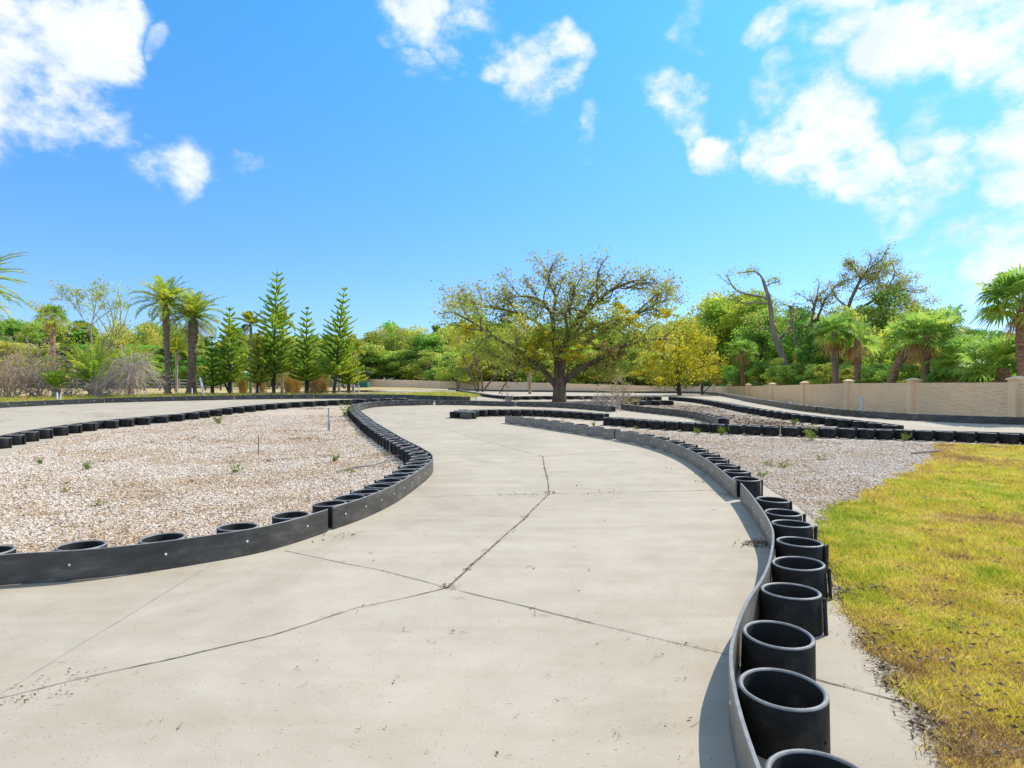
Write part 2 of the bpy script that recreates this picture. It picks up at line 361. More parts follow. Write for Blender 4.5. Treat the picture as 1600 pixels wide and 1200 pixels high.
gxx, gyy = np.meshgrid(GX, GY); mb = MB()
_R = np.concatenate([R1[1:], R2, R3]); _o = np.argsort(_R[:, 1])
_rx = np.interp(gyy, _R[_o, 1], _R[_o, 0]); dip = .34 * np.clip((gxx - _rx - .8) / 1.5, 0, 1) * np.clip((62 - gyy) / 12, 0, 1) * np.clip((gyy - 8) / 6, 0, 1)
nx, ny = len(GX), len(GY)
idx = np.arange(nx * ny).reshape(ny, nx)
mb.add(np.stack([gxx.ravel(), gyy.ravel(), zt(gxx.ravel(), gyy.ravel()) - dip.ravel()], 1),
       np.stack([idx[:-1, :-1], idx[:-1, 1:], idx[1:, 1:], idx[1:, :-1]], -1).reshape(-1, 4))
structure(mb.build('ground', M['field'], smooth=True), 'dry tan field with thin green patches reaching to the trees', 'ground')

# the concrete: one slab out to the outer barriers; gravel, mulch and lawn lie on it
slab = [(-13, -5), (14, -5), (26, 8)] + [tuple(p) for p in offset(R3, .3)[::-1]] + [tuple(p) for p in offset(R2, .3)[::-1]] + \
       [tuple(p) for p in offset(R1, .3)[::-1]] + [tuple(p) for p in H1] + [tuple(p) for p in offset(F4, .15)[::-1]] + \
       [tuple(p) for p in offset(F3, .15)[::-1]] + [tuple(p) for p in offset(F2, .15)[::-1]] + [tuple(p) for p in offset(F1, .15)[::-1]] + [(-30, 16)]
structure(sheet('track', slab, .03, [M['concrete']], .5), 'pale concrete kart track winding between black barriers', 'track')

grav1 = pts([(-260, 905), (0, 884), (128, 877), (250, 861), (350, 847), (430, 831), (500, 811), (560, 794), (610, 771), (637, 751), (644, 737), (632, 723), (620, 713), (590, 692), (565, 671), (550, 657), (541, 646), (535, 639), (500, 639), (450, 642), (400, 646), (350, 652), (309, 657), (204, 670), (117, 683), (64, 694), (0, 717), (-110, 752), (-250, 800)])
structure(sheet('gravel_bed', grav1, .036, [M['gravel']]), 'pale pink-white gravel bed inside the left bend', 'gravel')
lawn_edge = [(1540, 1250), (1505, 1200), (1485, 1175), (1435, 1110), (1400, 1065), (1370, 1015), (1335, 955), (1310, 912), (1294, 880), (1284, 850), (1284, 835), (1300, 802), (1330, 785), (1362, 770), (1385, 757), (1415, 748), (1437, 737), (1453, 717), (1463, 697)]
_le = resample(np.array(pts(lawn_edge)), .12); _re = np.random.default_rng(5)
_le = _le + np.column_stack([np.convolve(_re.normal(0, .09, len(_le)), [.25, .5, .25], 'same'), np.convolve(_re.normal(0, .09, len(_le)), [.25, .5, .25], 'same')])
lawn = [tuple(p) for p in _le] + pts([(1530, 697.5), (1600, 700), (1750, 706), (2100, 716)]) + [(22, 9), (13.5, -3), (3.2, -3), (2.3, .8), (2.05, 2.0)]
Eall = np.concatenate([E1, E2, E3[:5]])
eo = offset(Eall, .72)
grav2 = [tuple(p) for p in eo] + pts([(1296, 878), (1330, 860), (1450, 790), (1500, 720), (1468, 694), (1397, 692.5), (1300, 690), (1218, 687), (1140, 683.5), (1050, 678), (1000, 674), (962, 670.5), (930, 662.5), (900, 659), (850, 655.5), (800, 654.5), (760, 656)])
structure(sheet('gravel_bed', grav2, .036, [M['gravel']]), 'grey-white gravel strip between right barrier and lawn', 'gravel')
mul = pts([(742, 627.5), (765, 627.5), (800, 628.5), (865, 627.5), (930, 627.5), (990, 629.5), (1040, 628.5), (1080, 632), (1100, 635.5), (1125, 640.5), (1162, 649.5), (1200, 656), (1250, 664), (1300, 670), (1350, 675), (1400, 681), (1300, 682), (1200, 679), (1140, 675), (1122, 667), (1105, 660), (1080, 653.6), (1045, 649.2), (1005, 645.2), (970, 640.3), (955, 643), (905, 639), (860, 636.5), (805, 635), (740, 633.2)])
structure(sheet('mulch_bed', mul, .037, [M['mulch']]), 'brown mulch and leaf soil around the big oak', 'mulch')
structure(sheet('lawn', lawn, .042, [M['lawnbase']]), 'yellow-green lawn at right beside the concrete apron', 'lawn')
verge = [tuple(p) for p in offset(F1, .5)] + [tuple(p) for p in offset(F2, .5)] + [tuple(p) for p in offset(F3, .5)] + [tuple(p) for p in offset(F4, .5)] + \
        pts([(752, 620), (726, 614.5), (690, 614), (640, 616.5), (560, 617), (430, 617), (300, 617), (160, 620), (0, 624), (-200, 630)])
structure(sheet('grass_verge', verge, .02, [M['verge']]), 'green grass verge behind the far left barrier', 'grass verge')

# joints in the concrete: thin dirty lines of uneven width, part of the track
def ribbon(mb, P2, w, off, m, rng):
    P2 = resample(P2, .06); n = len(P2); nr = normals(P2)
    wig = np.cumsum(rng.normal(0, .0022, n)); wig -= np.linspace(0, wig[-1], n)
    P2 = P2 + nr * wig[:, None]
    ww = w * (.55 + .9 * np.abs(np.sin(np.cumsum(rng.normal(0, .5, n)))))
    a = P2 + nr * ww[:, None] * .5; b = P2 - nr * ww[:, None] * .5
    z = zt(P2[:, 0], P2[:, 1]) + off
    V = np.concatenate([np.column_stack([a, z]), np.column_stack([b, z])])
    i = np.arange(n - 1)
    mb.add(V, np.stack([i + 1, i, i + n, i + n + 1], 1), m=m)
JL = [([(700, 925), (735, 890), (780, 850), (820, 815), (858, 775)], .020, 0), ([(858, 775), (853, 745), (848, 715)], .016, 0), ([(848, 715), (810, 705), (745, 688), (700, 672)], .02, 1),
      ([(-120, 1128), (0, 1103), (130, 1072), (270, 1040), (430, 1000), (560, 957), (640, 940), (700, 925)], .007, 0), ([(700, 925), (600, 899), (520, 882), (445, 866)], .006, 0),
      ([(700, 925), (840, 962), (1000, 1000), (1140, 1033)], .0065, 0), ([(1140, 1033), (1285, 1074), (1425, 1113)], .009, 0), ([(640, 780), (760, 777), (858, 775), (1000, 772), (1132, 769)], .012, 1),
      ([(0, 1098), (120, 1020), (230, 950), (330, 888)], .006, 1), ([(848, 715), (930, 710), (1010, 704)], .014, 1), ([(600, 735), (740, 722), (848, 715)], .012, 1), ([(560, 700), (640, 712)], .012, 1)]
rj = np.random.default_rng(3); mb = MB()
for L_, w, m in JL: ribbon(mb, pts(L_), w, .0345, m, rj)
structure(mb.build('track_joints', [M['joint'], M['jointfaint']]), 'thin dirt-filled joints across the concrete', 'joints')

# ------------------------------------------------------------------ kart barriers
HB, RP = .25, .195
def pipe_mesh(seg):
    mb = MB(); t = .024; b = .009
    prof = [(RP * 1.03, 0), (RP * 1.03, .01), (RP, HB - b), (RP - b, HB), (RP - t + b, HB), (RP - t, HB - b), (RP - t, 0)]
    lathe(mb, prof, seg, ms=[0, 0, 1, 1, 1, 0])
    if seg > 20:
        a = np.arange(8) / 8 * 2 * PI                      # bolt hole on the outer wall
        for zz in (.085,):
            c = np.array([RP * 1.02 + .002, 0, zz]); V = [c] + [c + np.array([0, .008 * math.cos(k), .011 * math.sin(k)]) for k in a]
            mb.add(np.array(V), t=[(0, 1 + k, 1 + (k + 1) % 8) for k in range(8)], m=2)
    o = mb.build('pipe', [M['plastic'], M['rim'], M['hole']], smooth=True)
    me = o.data; bpy.data.objects.remove(o); return me
PIPE_NEAR, PIPE_FAR = pipe_mesh(48), pipe_mesh(18)
def bolt_mesh():
    mb = MB(); lathe(mb, [(.011, 0), (.011, .003), (.007, .006), (.0005, .0065)], 10)
    o = mb.build('bolt', M['bolt'], smooth=True); me = o.data; bpy.data.objects.remove(o); return me
BOLT = bolt_mesh()
def stake_mesh():
    mb = MB(); z = np.arange(0, .243, .0065); r = np.where(np.arange(len(z)) % 2, .0125, .0155)
    tube(mb, np.stack([z * 0, z * 0, z], 1), r, 7)
    o = mb.build('stake', M['rod'], smooth=False); me = o.data; bpy.data.objects.remove(o); return me
STAKE = stake_mesh()
def child(name, me, parent, loc, rot=(0, 0, 0), scale=1.0):
    o = bpy.data.objects.new(name, me); C.objects.link(o); o.parent = parent
    o.location = [float(c) for c in loc]; o.rotation_euler = rot; o.scale = (scale,) * 3
    return o
rb = np.random.default_rng(11)
def barrier(line, label, side=1, spacing=.66, feet=False, pipes=True, bolts=True, stakes=True, h=HB, wrap=None, explicit=None, smooth=2, face='strip'):
    """side=+1: pipes on the left of the line's direction; feet=True: the traced line is the outer foot of the pipes"""
    P = resample(chaikin(np.asarray(line), smooth), .12 if np.mean(np.asarray(line)[:, 1]) < 20 else .3)
    if feet: P = P - normals(P) * side * (2 * RP + .014)
    if wrap is not None: P = np.concatenate([wrap, P])
    nr = normals(P) * side
    c = P[len(P) // 2]; z0 = float(zt(*c)) + .03
    t = thing('barrier_section', label, 'barrier', (c[0], c[1], z0), 'kart track barriers')
    n = len(P); zb = zt(P[:, 0], P[:, 1]) + .03 + .008; th = .02
    wob = .004 * np.sin(np.arange(n) * .31 + rb.uniform(0, 6))
    fr = P + nr * wob[:, None]; bk = P + nr * (th + wob)[:, None]
    lo, hi = zb, zb + h + .004 * np.sin(np.arange(n) * .17)
    bev = .003
    ring = [np.column_stack([fr, lo]), np.column_stack([fr, hi - bev]), np.column_stack([fr + nr * bev, hi]), np.column_stack([bk - nr * bev, hi]), np.column_stack([bk, hi - bev]), np.column_stack([bk, lo])]
    V = np.stack(ring, 1).reshape(-1, 3); q, mm = [], []; k = 6
    for i in range(n - 1):
        for j in range(k):
            j2 = (j + 1) % k; f = (i * k + j, (i + 1) * k + j, (i + 1) * k + j2, i * k + j2)
            q.append(f if side < 0 else f[::-1]); mm.append(1 if j in (1, 2, 3) else 0)
    mb = MB(); mb.add(V, q, m=np.array(mm))
    e = (n - 1) * k
    mb.add(np.concatenate([V[:k], V[e:e + k]]), [(0, 1, 4, 5), (1, 2, 3, 4), (11, 10, 7, 6), (10, 9, 8, 7)], m=0)
    mb.build('face_strip', [M[face], M['rim']], t, smooth=False, loc=None)
    o = t.children[0] if t.children else None
    o.location = (-t.location[0], -t.location[1], -t.location[2])
    d = np.concatenate([[0], np.cumsum(np.linalg.norm(np.diff(P, axis=0), axis=1))])
    if explicit is None:
        m_ = max(1, int(d[-1] / spacing)); ss = (np.arange(m_) + .5) * d[-1] / m_ + rb.normal(0, .03, m_) * (spacing > .5)
        locs = [(np.interp(s, d, P[:, 0]), np.interp(s, d, P[:, 1]), np.interp(s, d, nr[:, 0]), np.interp(s, d, nr[:, 1])) for s in ss]
    else:
        locs = []
        for X, Y in explicit:
            i = np.argmin((P[:, 0] - X) ** 2 + (P[:, 1] - Y) ** 2); locs.append((P[i, 0], P[i, 1], nr[i, 0], nr[i, 1]))
    for x, y, a, b in locs:
        l = math.hypot(a, b); a, b = a / l, b / l; z = float(zt(x, y)) + .03
        ang = math.atan2(b, a)
        if pipes:
            cx, cy = x + a * (RP * 1.03 + th + .004), y + b * (RP * 1.03 + th + .004)
            near = y < 14
            child('pipe', PIPE_NEAR if near else PIPE_FAR, t, (cx - c[0], cy - c[1], z - z0 + rb.uniform(-.004, .004)), (rb.normal(0, .02), rb.normal(0, .02), ang - .95 + rb.normal(0, .25)), rb.uniform(.985, 1.015))
            if stakes and 4.0 < y < 26:
                for da in ((-.10, .06) if rb.random() < .55 else (0,)):
                    aa = ang + da - .15
                    child('stake', STAKE, t, (cx + math.cos(aa) * (RP + .024) - c[0], cy + math.sin(aa) * (RP + .024) - c[1], z - z0), (rb.normal(0, .03), rb.normal(0, .03), rb.uniform(0, 6)))
        if bolts and y < 40:
            rr = child('bolt', BOLT, t, (x - a * .001 - c[0], y - b * .001 - c[1], z - z0 + h * .56), (PI / 2, 0, ang - PI / 2), 1.0 if y < 12 else 1.5)
            rr.rotation_euler = (0, -PI / 2, 0) if False else (PI / 2, 0, ang - PI / 2)
    return t
barrier(A1, 'nearest left black barrier section, open pipes and white bolts, in front of the gravel')
barrier(A2, 'long S-bent black barrier wrapping the pointed end of the left gravel bed', spacing=.43)
barrier(A3, 'straight low black barrier on the far side of the track, left of the oak trunk', stakes=False)
barrier(A4, 'low black barrier just in front of the oak trunk, ending at a gap', stakes=False)
barrier(G1, 'row of black pipes along the back left edge of the gravel bed', side=-1, feet=True, bolts=False)
barrier(G2, 'row of black pipes behind the gravel, nearest the grey metal post', side=-1, feet=True, bolts=False)
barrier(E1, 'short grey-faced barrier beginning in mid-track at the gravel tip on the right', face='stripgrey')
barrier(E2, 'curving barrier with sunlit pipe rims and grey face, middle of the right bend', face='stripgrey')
near = [(1250, 1196), (1214, 1063), (1219, 975.5), (1243, 918), (1249, 876), (1242, 842), (1228, 816), (1211, 798), (1195, 780)]
ex = []
for x, y in near:
    Dp = F_PX * (EYE - .28) / (y - 600); ex.append((((x - 800) / F_PX) * Dp - .16, Dp))
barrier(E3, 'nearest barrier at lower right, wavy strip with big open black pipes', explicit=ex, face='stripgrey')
w = px(718, 655); w2 = px(736, 656.5); w3 = px(716, 650)
barrier(B1, 'far row of black pipes with a short grey end face, middle of the track', side=-1, feet=True, bolts=False, spacing=.5, stakes=False, wrap=np.array([w2, w, w3]))
barrier(B2, 'row of touching black pipes across the middle of the gravel, left half', side=-1, feet=True, bolts=False, spacing=.44)
barrier(B3, 'row of touching black pipes behind the lawn, reaching the right edge', side=-1, feet=True, bolts=False, spacing=.44)
barrier(D1, 'low barrier slanting along the mulch from the gap to the pipe row', stakes=False)
barrier(F1, 'outer black barrier at far left below the bare shrubs', pipes=False)
barrier(F2, 'outer black barrier below the two tall date palms', pipes=False)
barrier(F3, 'outer black barrier below the tallest conifer', pipes=False)
barrier(F4, 'long thin outer black barrier in front of the tan field', pipes=False)
barrier(R1, 'distant thin barrier at the foot of the back wall behind the oak', pipes=False, bolts=False)
barrier(R2, 'barrier stepping down beside the beige wall, near the dead tree', stakes=False, bolts=False)
barrier(R3, 'dark barrier along the foot of the beige wall at right', stakes=False, bolts=False)
barrier(H1, 'curved far barrier at the end of the green verge, left of the oak', side=-1, feet=True, bolts=False, stakes=False)
barrier(H2, 'distant barrier passing behind the oak trunk and brush', side=-1, feet=True, bolts=False, stakes=False, spacing=.8)
barrier(S3, 'wavy row of pipes between the mulch and the track along the wall', side=-1, feet=True, bolts=False, stakes=False, spacing=.6)
barrier(T1, 'small stub of barrier on the mulch right of the brush pile', side=-1, feet=True, bolts=False, stakes=False)

# ------------------------------------------------------------------ scatter: pebbles, grass, litter
def inpoly(P, poly):
    x, y = P[:, 0], P[:, 1]; poly = np.asarray(poly, float); r = np.zeros(len(P), bool)
    j = len(poly) - 1
    for i in range(len(poly)):
        xi, yi = poly[i]; xj, yj = poly[j]
        c = ((yi > y) != (yj > y)) & (x < (xj - xi) * (y - yi) / (yj - yi + 1e-12) + xi); r ^= c; j = i
    return r
def scatter(poly, dens, ymax, rng, xlim=None):
    poly = np.asarray(poly, float); x0, y0 = poly.min(0); x1, y1 = poly.max(0); y1 = min(y1, ymax)
    if xlim: x0, x1 = max(x0, xlim[0]), min(x1, xlim[1])
    dmax = max(dens(y0), dens(y1), dens(3.0)); n = int((x1 - x0) * (y1 - y0) * dmax)
    P = np.column_stack([rng.uniform(x0, x1, n), rng.uniform(y0, y1, n)])
    P = P[(rng.random(n) * dmax < np.vectorize(dens)(P[:, 1])) & (np.abs(P[:, 0]) < .88 * P[:, 1] + .5)]
    return P[inpoly(P, poly)]
def vnoise(P, s, seed):
    r = np.random.default_rng(seed); G = r.random((64, 64)); q = P * s
    i = np.floor(q).astype(int); f = q - i; f = f * f * (3 - 2 * f)
    g = lambda a, b: G[(i[:, 0] + a) % 64, (i[:, 1] + b) % 64]
    return (g(0, 0) * (1 - f[:, 0]) + g(1, 0) * f[:, 0]) * (1 - f[:, 1]) + (g(0, 1) * (1 - f[:, 0]) + g(1, 1) * f[:, 0]) * f[:, 1]
OCT = np.array([(1, 0, 0), (-1, 0, 0), (0, 1, 0), (0, -1, 0), (0, 0, 1), (0, 0, -1)], float)
OCTF = np.array([(0, 2, 4), (2, 1, 4), (1, 3, 4), (3, 0, 4), (2, 0, 5), (1, 2, 5), (3, 1, 5), (0, 3, 5)])
def pebbles(poly, label, dens, ymax, rng):
    P = scatter(poly, dens, ymax, rng); P = P[~inpoly(P, lawn)]; n = len(P)
    s = .0075 + .010 * rng.random(n) ** 1.8 + .0006 * P[:, 1]
    V = OCT[None] * (s[:, None, None] * rng.uniform(.6, 1.25, (n, 6, 1))) * np.array([1.15, .95, .62])
    a = rng.uniform(0, 2 * PI, n); ca, sa = np.cos(a)[:, None], np.sin(a)[:, None]
    x = V[:, :, 0] * ca - V[:, :, 1] * sa; y = V[:, :, 0] * sa + V[:, :, 1] * ca
    tl = rng.normal(0, .35, n)[:, None]; z = V[:, :, 2] + x * tl
    V = np.stack([x + P[:, :1], y + P[:, 1:], z + (zt(P[:, 0], P[:, 1]) + .036 + s * .28)[:, None]], 2)
    F = OCTF[None] + (np.arange(n) * 6)[:, None, None]
    g = vnoise(P, .9, 12) * .6 + vnoise(P, 3.1, 13) * .4; g = np.clip((g - .46) * 5, 0, 1)
    u = rng.random(n); mi = np.where(u < .60 - .38 * g, 0, np.where(u < .80 - .05 * g, 1, np.where(u < .92 - .10 * g, 2, 3)))
    mb = MB(); mb.add(V.reshape(-1, 3), t=F.reshape(-1, 3), m=np.repeat(mi, 8))
    return tag(mb.build('gravel', PEB, smooth=False), label, 'gravel', kind='stuff')
pd = lambda y: 1300 if y < 8 else max(180, 1300 - (y - 8) * 105)
pebbles(grav1, 'loose pale pebbles over the left gravel bed', pd, 24, np.random.default_rng(21))
pebbles(grav2, 'loose grey-white pebbles between right barrier and lawn', pd, 19, np.random.default_rng(22))

def grass(poly, dens, ymax, h, label, rng, green=.25, z=.042, thin=0):
    P = scatter(poly, dens, ymax, rng)
    if thin: P = P[vnoise(P, 1.7, 5) * .6 + vnoise(P, 6, 6) * .4 > rng.random(len(P)) * thin]
    P = P + rng.normal(0, .05, P.shape)
    n = len(P); hh = h * rng.uniform(.35, 1.25, n) * (.5 + .9 * vnoise(P, 2.3, 9)); w = .0022 + .00042 * P[:, 1]
    a = rng.uniform(0, 2 * PI, n); ln = hh * rng.uniform(.2, 1.3, n); b = rng.uniform(0, 2 * PI, n)
    base = np.column_stack([P, zt(P[:, 0], P[:, 1]) + z - .004]); d = np.column_stack([np.cos(a), np.sin(a), 0 * a]) * w[:, None]
    tip = base + np.column_stack([np.cos(b) * ln, np.sin(b) * ln, hh])
    V = np.stack([base - d, base + d, tip], 1).reshape(-1, 3)
    g = vnoise(P, .55, 1) * .5 + vnoise(P, 1.9, 2) * .3 + vnoise(P, 7, 3) * .2 + rng.normal(0, .11, n)
    mi = np.where(g > 1 - green * 1.62, 2, np.where(g > .47, 1, np.where(g > .36, 0, 3)))
    mb = MB(); mb.add(V, t=np.arange(3 * n).reshape(-1, 3), m=mi)
    return tag(mb.build('grass', BLADE), label, 'grass', kind='stuff')
gd = lambda y: 15000 if y < 4 else max(1500, 15000 * (4 / y) ** 1.7)
grass(lawn, gd, 16, .05, 'short yellow-green lawn grass with dry straw patches', np.random.default_rng(31), .26)
grass([tuple(p) for p in verge], lambda y: 60, 60, .22, 'green tufted grass on the verge behind far barrier', np.random.default_rng(32), .36, .02)

def litter(spots, label, rng, z=.036, twig=.5, name='leaf_litter', mat='litter'):
    """spots: (X, Y, spread_x, spread_y, count, size)"""
    mb = MB()
    for X, Y, sx, sy, n, s in spots:
        P = np.column_stack([X + rng.normal(0, sx, n), Y + rng.normal(0, sy, n)]); zz = zt(P[:, 0], P[:, 1]) + z
        hgt = np.exp(-((P[:, 0] - X) / sx) ** 2 - ((P[:, 1] - Y) / sy) ** 2) * min(.05, .0004 * n) * rng.random(n)
        C3 = np.column_stack([P, zz + .004 + hgt]); k = int(n * (1 - twig))
        leaves(mb, C3[:k] + [0, 0, s * .12], s, 0, .45, .75, rng)
        for c in C3[k:]:
            a = rng.uniform(0, 2 * PI); l = s * rng.uniform(.8, 3.2); e = np.array([math.cos(a) * l, math.sin(a) * l, rng.normal(0, .06) * l])
            mid = c + e * .5 + rng.normal(0, .08, 3) * l * [1, 1, .3] + [0, 0, .004]
            tube(mb, [c, mid, c + e], [s * .035, s * .045, s * .02], 3)
    return tag(mb.build(name, M[mat]), label, 'leaf litter', kind='stuff')
rl = np.random.default_rng(41)
sp = []
for (x0, y0), (x1, y1) in zip(lawn_edge[1:13], lawn_edge[2:14]):
    for k in range(5):
        t_ = rl.random(); X, Y = px(x0 + (x1 - x0) * t_ - 5, y0 + (y1 - y0) * t_); sp.append((X, Y, .06, .07, 42, .030))
X, Y = px(1292, 893); sp.append((X, Y, .10, .12, 150, .04)); X, Y = px(1320, 935); sp.append((X, Y, .06, .12, 110, .04))
litter(sp, 'brown leaf and twig litter lining the lawn edge', rl, .034)
sp = []
for x, y, sx, n, s in [(1186, 856, .10, 220, .03), (1104, 757, .12, 40, .03), (1140, 776, .1, 70, .03), (858, 774, .08, 60, .025), (800, 776, .16, 40, .02), (835, 778, .1, 40, .02), (1097, 745, .1, 25, .03), (942, 775, .2, 26, .03),
                    (700, 924, .04, 50, .02), (70, 1088, .14, 60, .02), (535, 842, .12, 14, .04), (1140, 684, .2, 40, .04), (850, 735, .03, 16, .02), (852, 748, .04, 16, .02), (820, 812, .03, 25, .02), (760, 866, .03, 25, .02), (730, 896, .02, 20, .02), (1060, 734, .1, 8, .03), (905, 762, .06, 6, .03), (790, 690, .15, 14, .03), (640, 664, .2, 10, .03)]:
    X, Y = px(x, y); sp.append((X, Y, sx, sx * .8, n, s))
for k in range(70):
    x, y = rl.uniform(560, 1120), 660 + 540 * rl.random() ** 1.3; X, Y = px(x, y); sp.append((X, Y, .02, .02, int(rl.integers(1, 4)), .016 + .02 * rl.random()))
for k in range(46):
    x, y = rl.uniform(-20, 420), rl.uniform(640, 655) ; X, Y = px(x, y + (420 - x) * .02); sp.append((X, Y, .25, .06, 9, .045))
for k in range(26):
    x, y = rl.uniform(0, 700), rl.uniform(920, 1190); X, Y = px(x, y); sp.append((X, Y, .02, .02, int(rl.integers(1, 3)), .012 + .015 * rl.random()))
for k in range(60):                                    # along the joints
    L_, w_, m_ = JL[[0, 0, 3, 4, 5, 5, 6, 7][k % 8]]; t_ = rl.integers(0, len(L_) - 1); u = rl.random()
    x = L_[t_][0] + (L_[t_ + 1][0] - L_[t_][0]) * u; y = L_[t_][1] + (L_[t_ + 1][1] - L_[t_][1]) * u
    X, Y = px(x, y); sp.append((X, Y, .03, .012, int(rl.integers(1, 6)), .012 + .012 * rl.random()))
litter(sp, 'scattered dead leaves and twigs on the concrete', rl, .033, .35)
sp = []
for x, y, sx, n, s in [(350, 693, .45, 90, .05), (455, 677, .4, 80, .05), (465, 690, .35, 90, .06), (495, 641, .4, 120, .07), (545, 660, .35, 90, .06), (60, 722, .4, 60, .04), (300, 690, .4, 60, .05), (145, 668, .3, 60, .05), (205, 660, .3, 60, .05), (610, 715, .3, 90, .05), (630, 735, .25, 90, .04), (1190, 690, .3, 40, .04), (1005, 690, .3, 20, .04), (1300, 760, .35, 70, .035), (1420, 700, .5, 90, .05), (1330, 770, .3, 50, .035)]:
    X, Y = px(x, y); sp.append((X, Y, sx, sx * .5, n, s))
for k in range(620):
    x, y = rl.uniform(-20, 640), 655 + 225 * rl.random(); X, Y = px(x, y)
    if inpoly(np.array([[X, Y]]), grav1)[0]: sp.append((X, Y, .20 * rl.uniform(.5, 1.6), .11, int(3 + 45 * rl.random() ** 3), .024 + .016 * rl.random()))
for k in range(220):
    x, y = rl.uniform(960, 1430), 686 + 120 * rl.random(); X, Y = px(x, y)
    if inpoly(np.array([[X, Y]]), grav2)[0]: sp.append((X, Y, .13, .08, int(rl.integers(2, 14)), .022 + .012 * rl.random()))
litter(sp, 'rusty brown leaf litter and twigs caught in the gravel', rl, .056, .35, mat='ochre')
sp = []
for k in range(130):
    i = rl.integers(0, len(mul)); X, Y = px(rl.uniform(900, 1250), rl.uniform(636, 668))
    if inpoly(np.array([[X, Y]]), mul)[0]: sp.append((X, Y, .5, .4, 36, .09))
litter(sp, 'brown leaf litter covering the mulch around the oak', rl, .04, .5)
sp = []
for k in range(170):
    x, y = rl.uniform(1300, 1600), 710 + 490 * rl.random(); X, Y = px(x, y)
    if inpoly(np.array([[X, Y]]), lawn)[0]: sp.append((X, Y, .06, .05, int(rl.integers(2, 10)), .034))
litter(sp, 'dead leaves and bits of bark lying on the lawn', rl, .075, .35)

# ------------------------------------------------------------------ plants
def bend(p, d, length, n, rng, wob, grav=0):
    P = [np.array(p, float)]; d = np.array(d, float) / np.linalg.norm(d)
    for i in range(n):
        d = d + rng.normal(0, wob, 3) + [0, 0, grav]; d /= np.linalg.norm(d); P.append(P[-1] + d * length / n)
    return np.array(P), d
def sprout(wood, tips, P, R, level, rng, count, ratio=.55, wob=.22, up=.15, start=.35, m=0, minr=.006, spread=.9):
    """side branches along a limb; tips collects points for leaves"""
    n = len(P); L = np.linalg.norm(np.diff(P, axis=0), axis=1).sum()
    for k in range(count):
        u = start + (1 - start) * (k + rng.random()) / count; i = min(n - 2, int(u * (n - 1))); f = u * (n - 1) - i
        p = P[i] * (1 - f) + P[i + 1] * f; T = unit(P[i + 1] - P[i]); r = np.interp(u, np.linspace(0, 1, n), R)
        d = unit(T + rng.normal(0, spread, 3) + [0, 0, up]); l = L * ratio * rng.uniform(.6, 1.2) * (1.15 - .6 * u)
        Q, _ = bend(p, d, l, 5, rng, wob, up * .15); r0 = max(minr, min(r * .7, l * .035)); RR = np.linspace(r0, max(minr * .6, r0 * .25), 6)
        tube(wood, Q, RR, 5 if level > 1 else 3, m, cap=False)
        if level > 1: sprout(wood, tips, Q, RR, level - 1, rng, max(3, count - 2), ratio, wob, up, .25, m, minr, spread)
        else: tips.extend(Q[2:])
        if level == 1: pass
def limb(wood, pxs, radii, D, rng, jitter=.4, sides=9, ddepth=None):
    P = np.array([at(x, y, D + (ddepth[i] if ddepth is not None else 0)) for i, (x, y) in enumerate(pxs)])
    P = chaikin(P, 2); R = np.interp(np.linspace(0, 1, len(P)), np.linspace(0, 1, len(radii)), radii)
    tube(wood, P, R, sides); return P, R

def leafpts(tips, per, sigma, rng):
    tips = np.array(tips); return (np.repeat(tips, per, 0) + rng.normal(0, sigma, (len(tips) * per, 3)))

# ---- the big oak: limbs follow the photo, spread in depth
ro = np.random.default_rng(51)
DO = px(875, 629)[1]; ob = gx(875, DO)
Z3 = lambda x, y: (680 + x / 4, 390 + y / 4)
oak = thing('oak_tree', 'big spreading live oak with thick dark trunk and yellow-green leaves in the centre', 'tree', ob)
W = MB(); tips = []
s_ = DO / F_PX
trunk = [Z3(775, 975), Z3(776, 930), Z3(777, 880), Z3(778, 835), Z3(780, 800)]
limb(W, trunk, [.56, .45, .40, .42, .45], DO, ro, sides=14)
LIMBS = [([(755, 850), (690, 765), (610, 695), (540, 640), (440, 590), (330, 520), (230, 450), (110, 390)], .26, -1.2),
         ([(765, 830), (755, 700), (745, 560), (735, 450), (715, 370), (650, 305), (560, 290), (480, 300)], .22, 1.0),
         ([(785, 830), (800, 640), (845, 490), (920, 420), (1000, 335), (1080, 262), (1190, 215), (1240, 195)], .30, -.8),
         ([(800, 830), (880, 760), (970, 712), (1090, 640), (1220, 590), (1350, 560), (1450, 560)], .26, -2.0),
         ([(740, 500), (735, 380), (760, 290), (700, 200), (715, 130), (740, 95)], .15, .4),
         ([(850, 490), (835, 330), (880, 230), (930, 140)], .14, 1.6),
         ([(850, 690), (950, 570), (1090, 490), (1230, 420), (1380, 340), (1470, 310)], .22, 2.2),
         ([(745, 560), (640, 450), (520, 400), (400, 370), (260, 340), (150, 310)], .17, 2.4),
         ([(690, 765), (560, 720), (430, 690), (330, 640)], .14, -2.6),
         ([(970, 712), (1060, 760), (1120, 780)], .10, -1.5), ([(780, 700), (760, 560), (640, 500), (540, 470)], .14, -2.4),
         ([(800, 640), (900, 520), (1020, 470), (1150, 460)], .16, -2.8), ([(640, 305), (600, 240), (565, 190)], .07, 1.2), ([(1080, 262), (1040, 200), (1020, 160)], .07, -.8),
         ([(1230, 420), (1330, 330), (1380, 280), (1440, 265)], .09, 1.9), ([(520, 400), (450, 320), (420, 250)], .08, 2.2), ([(260, 340), (200, 300), (140, 290)], .06, 2.4)]
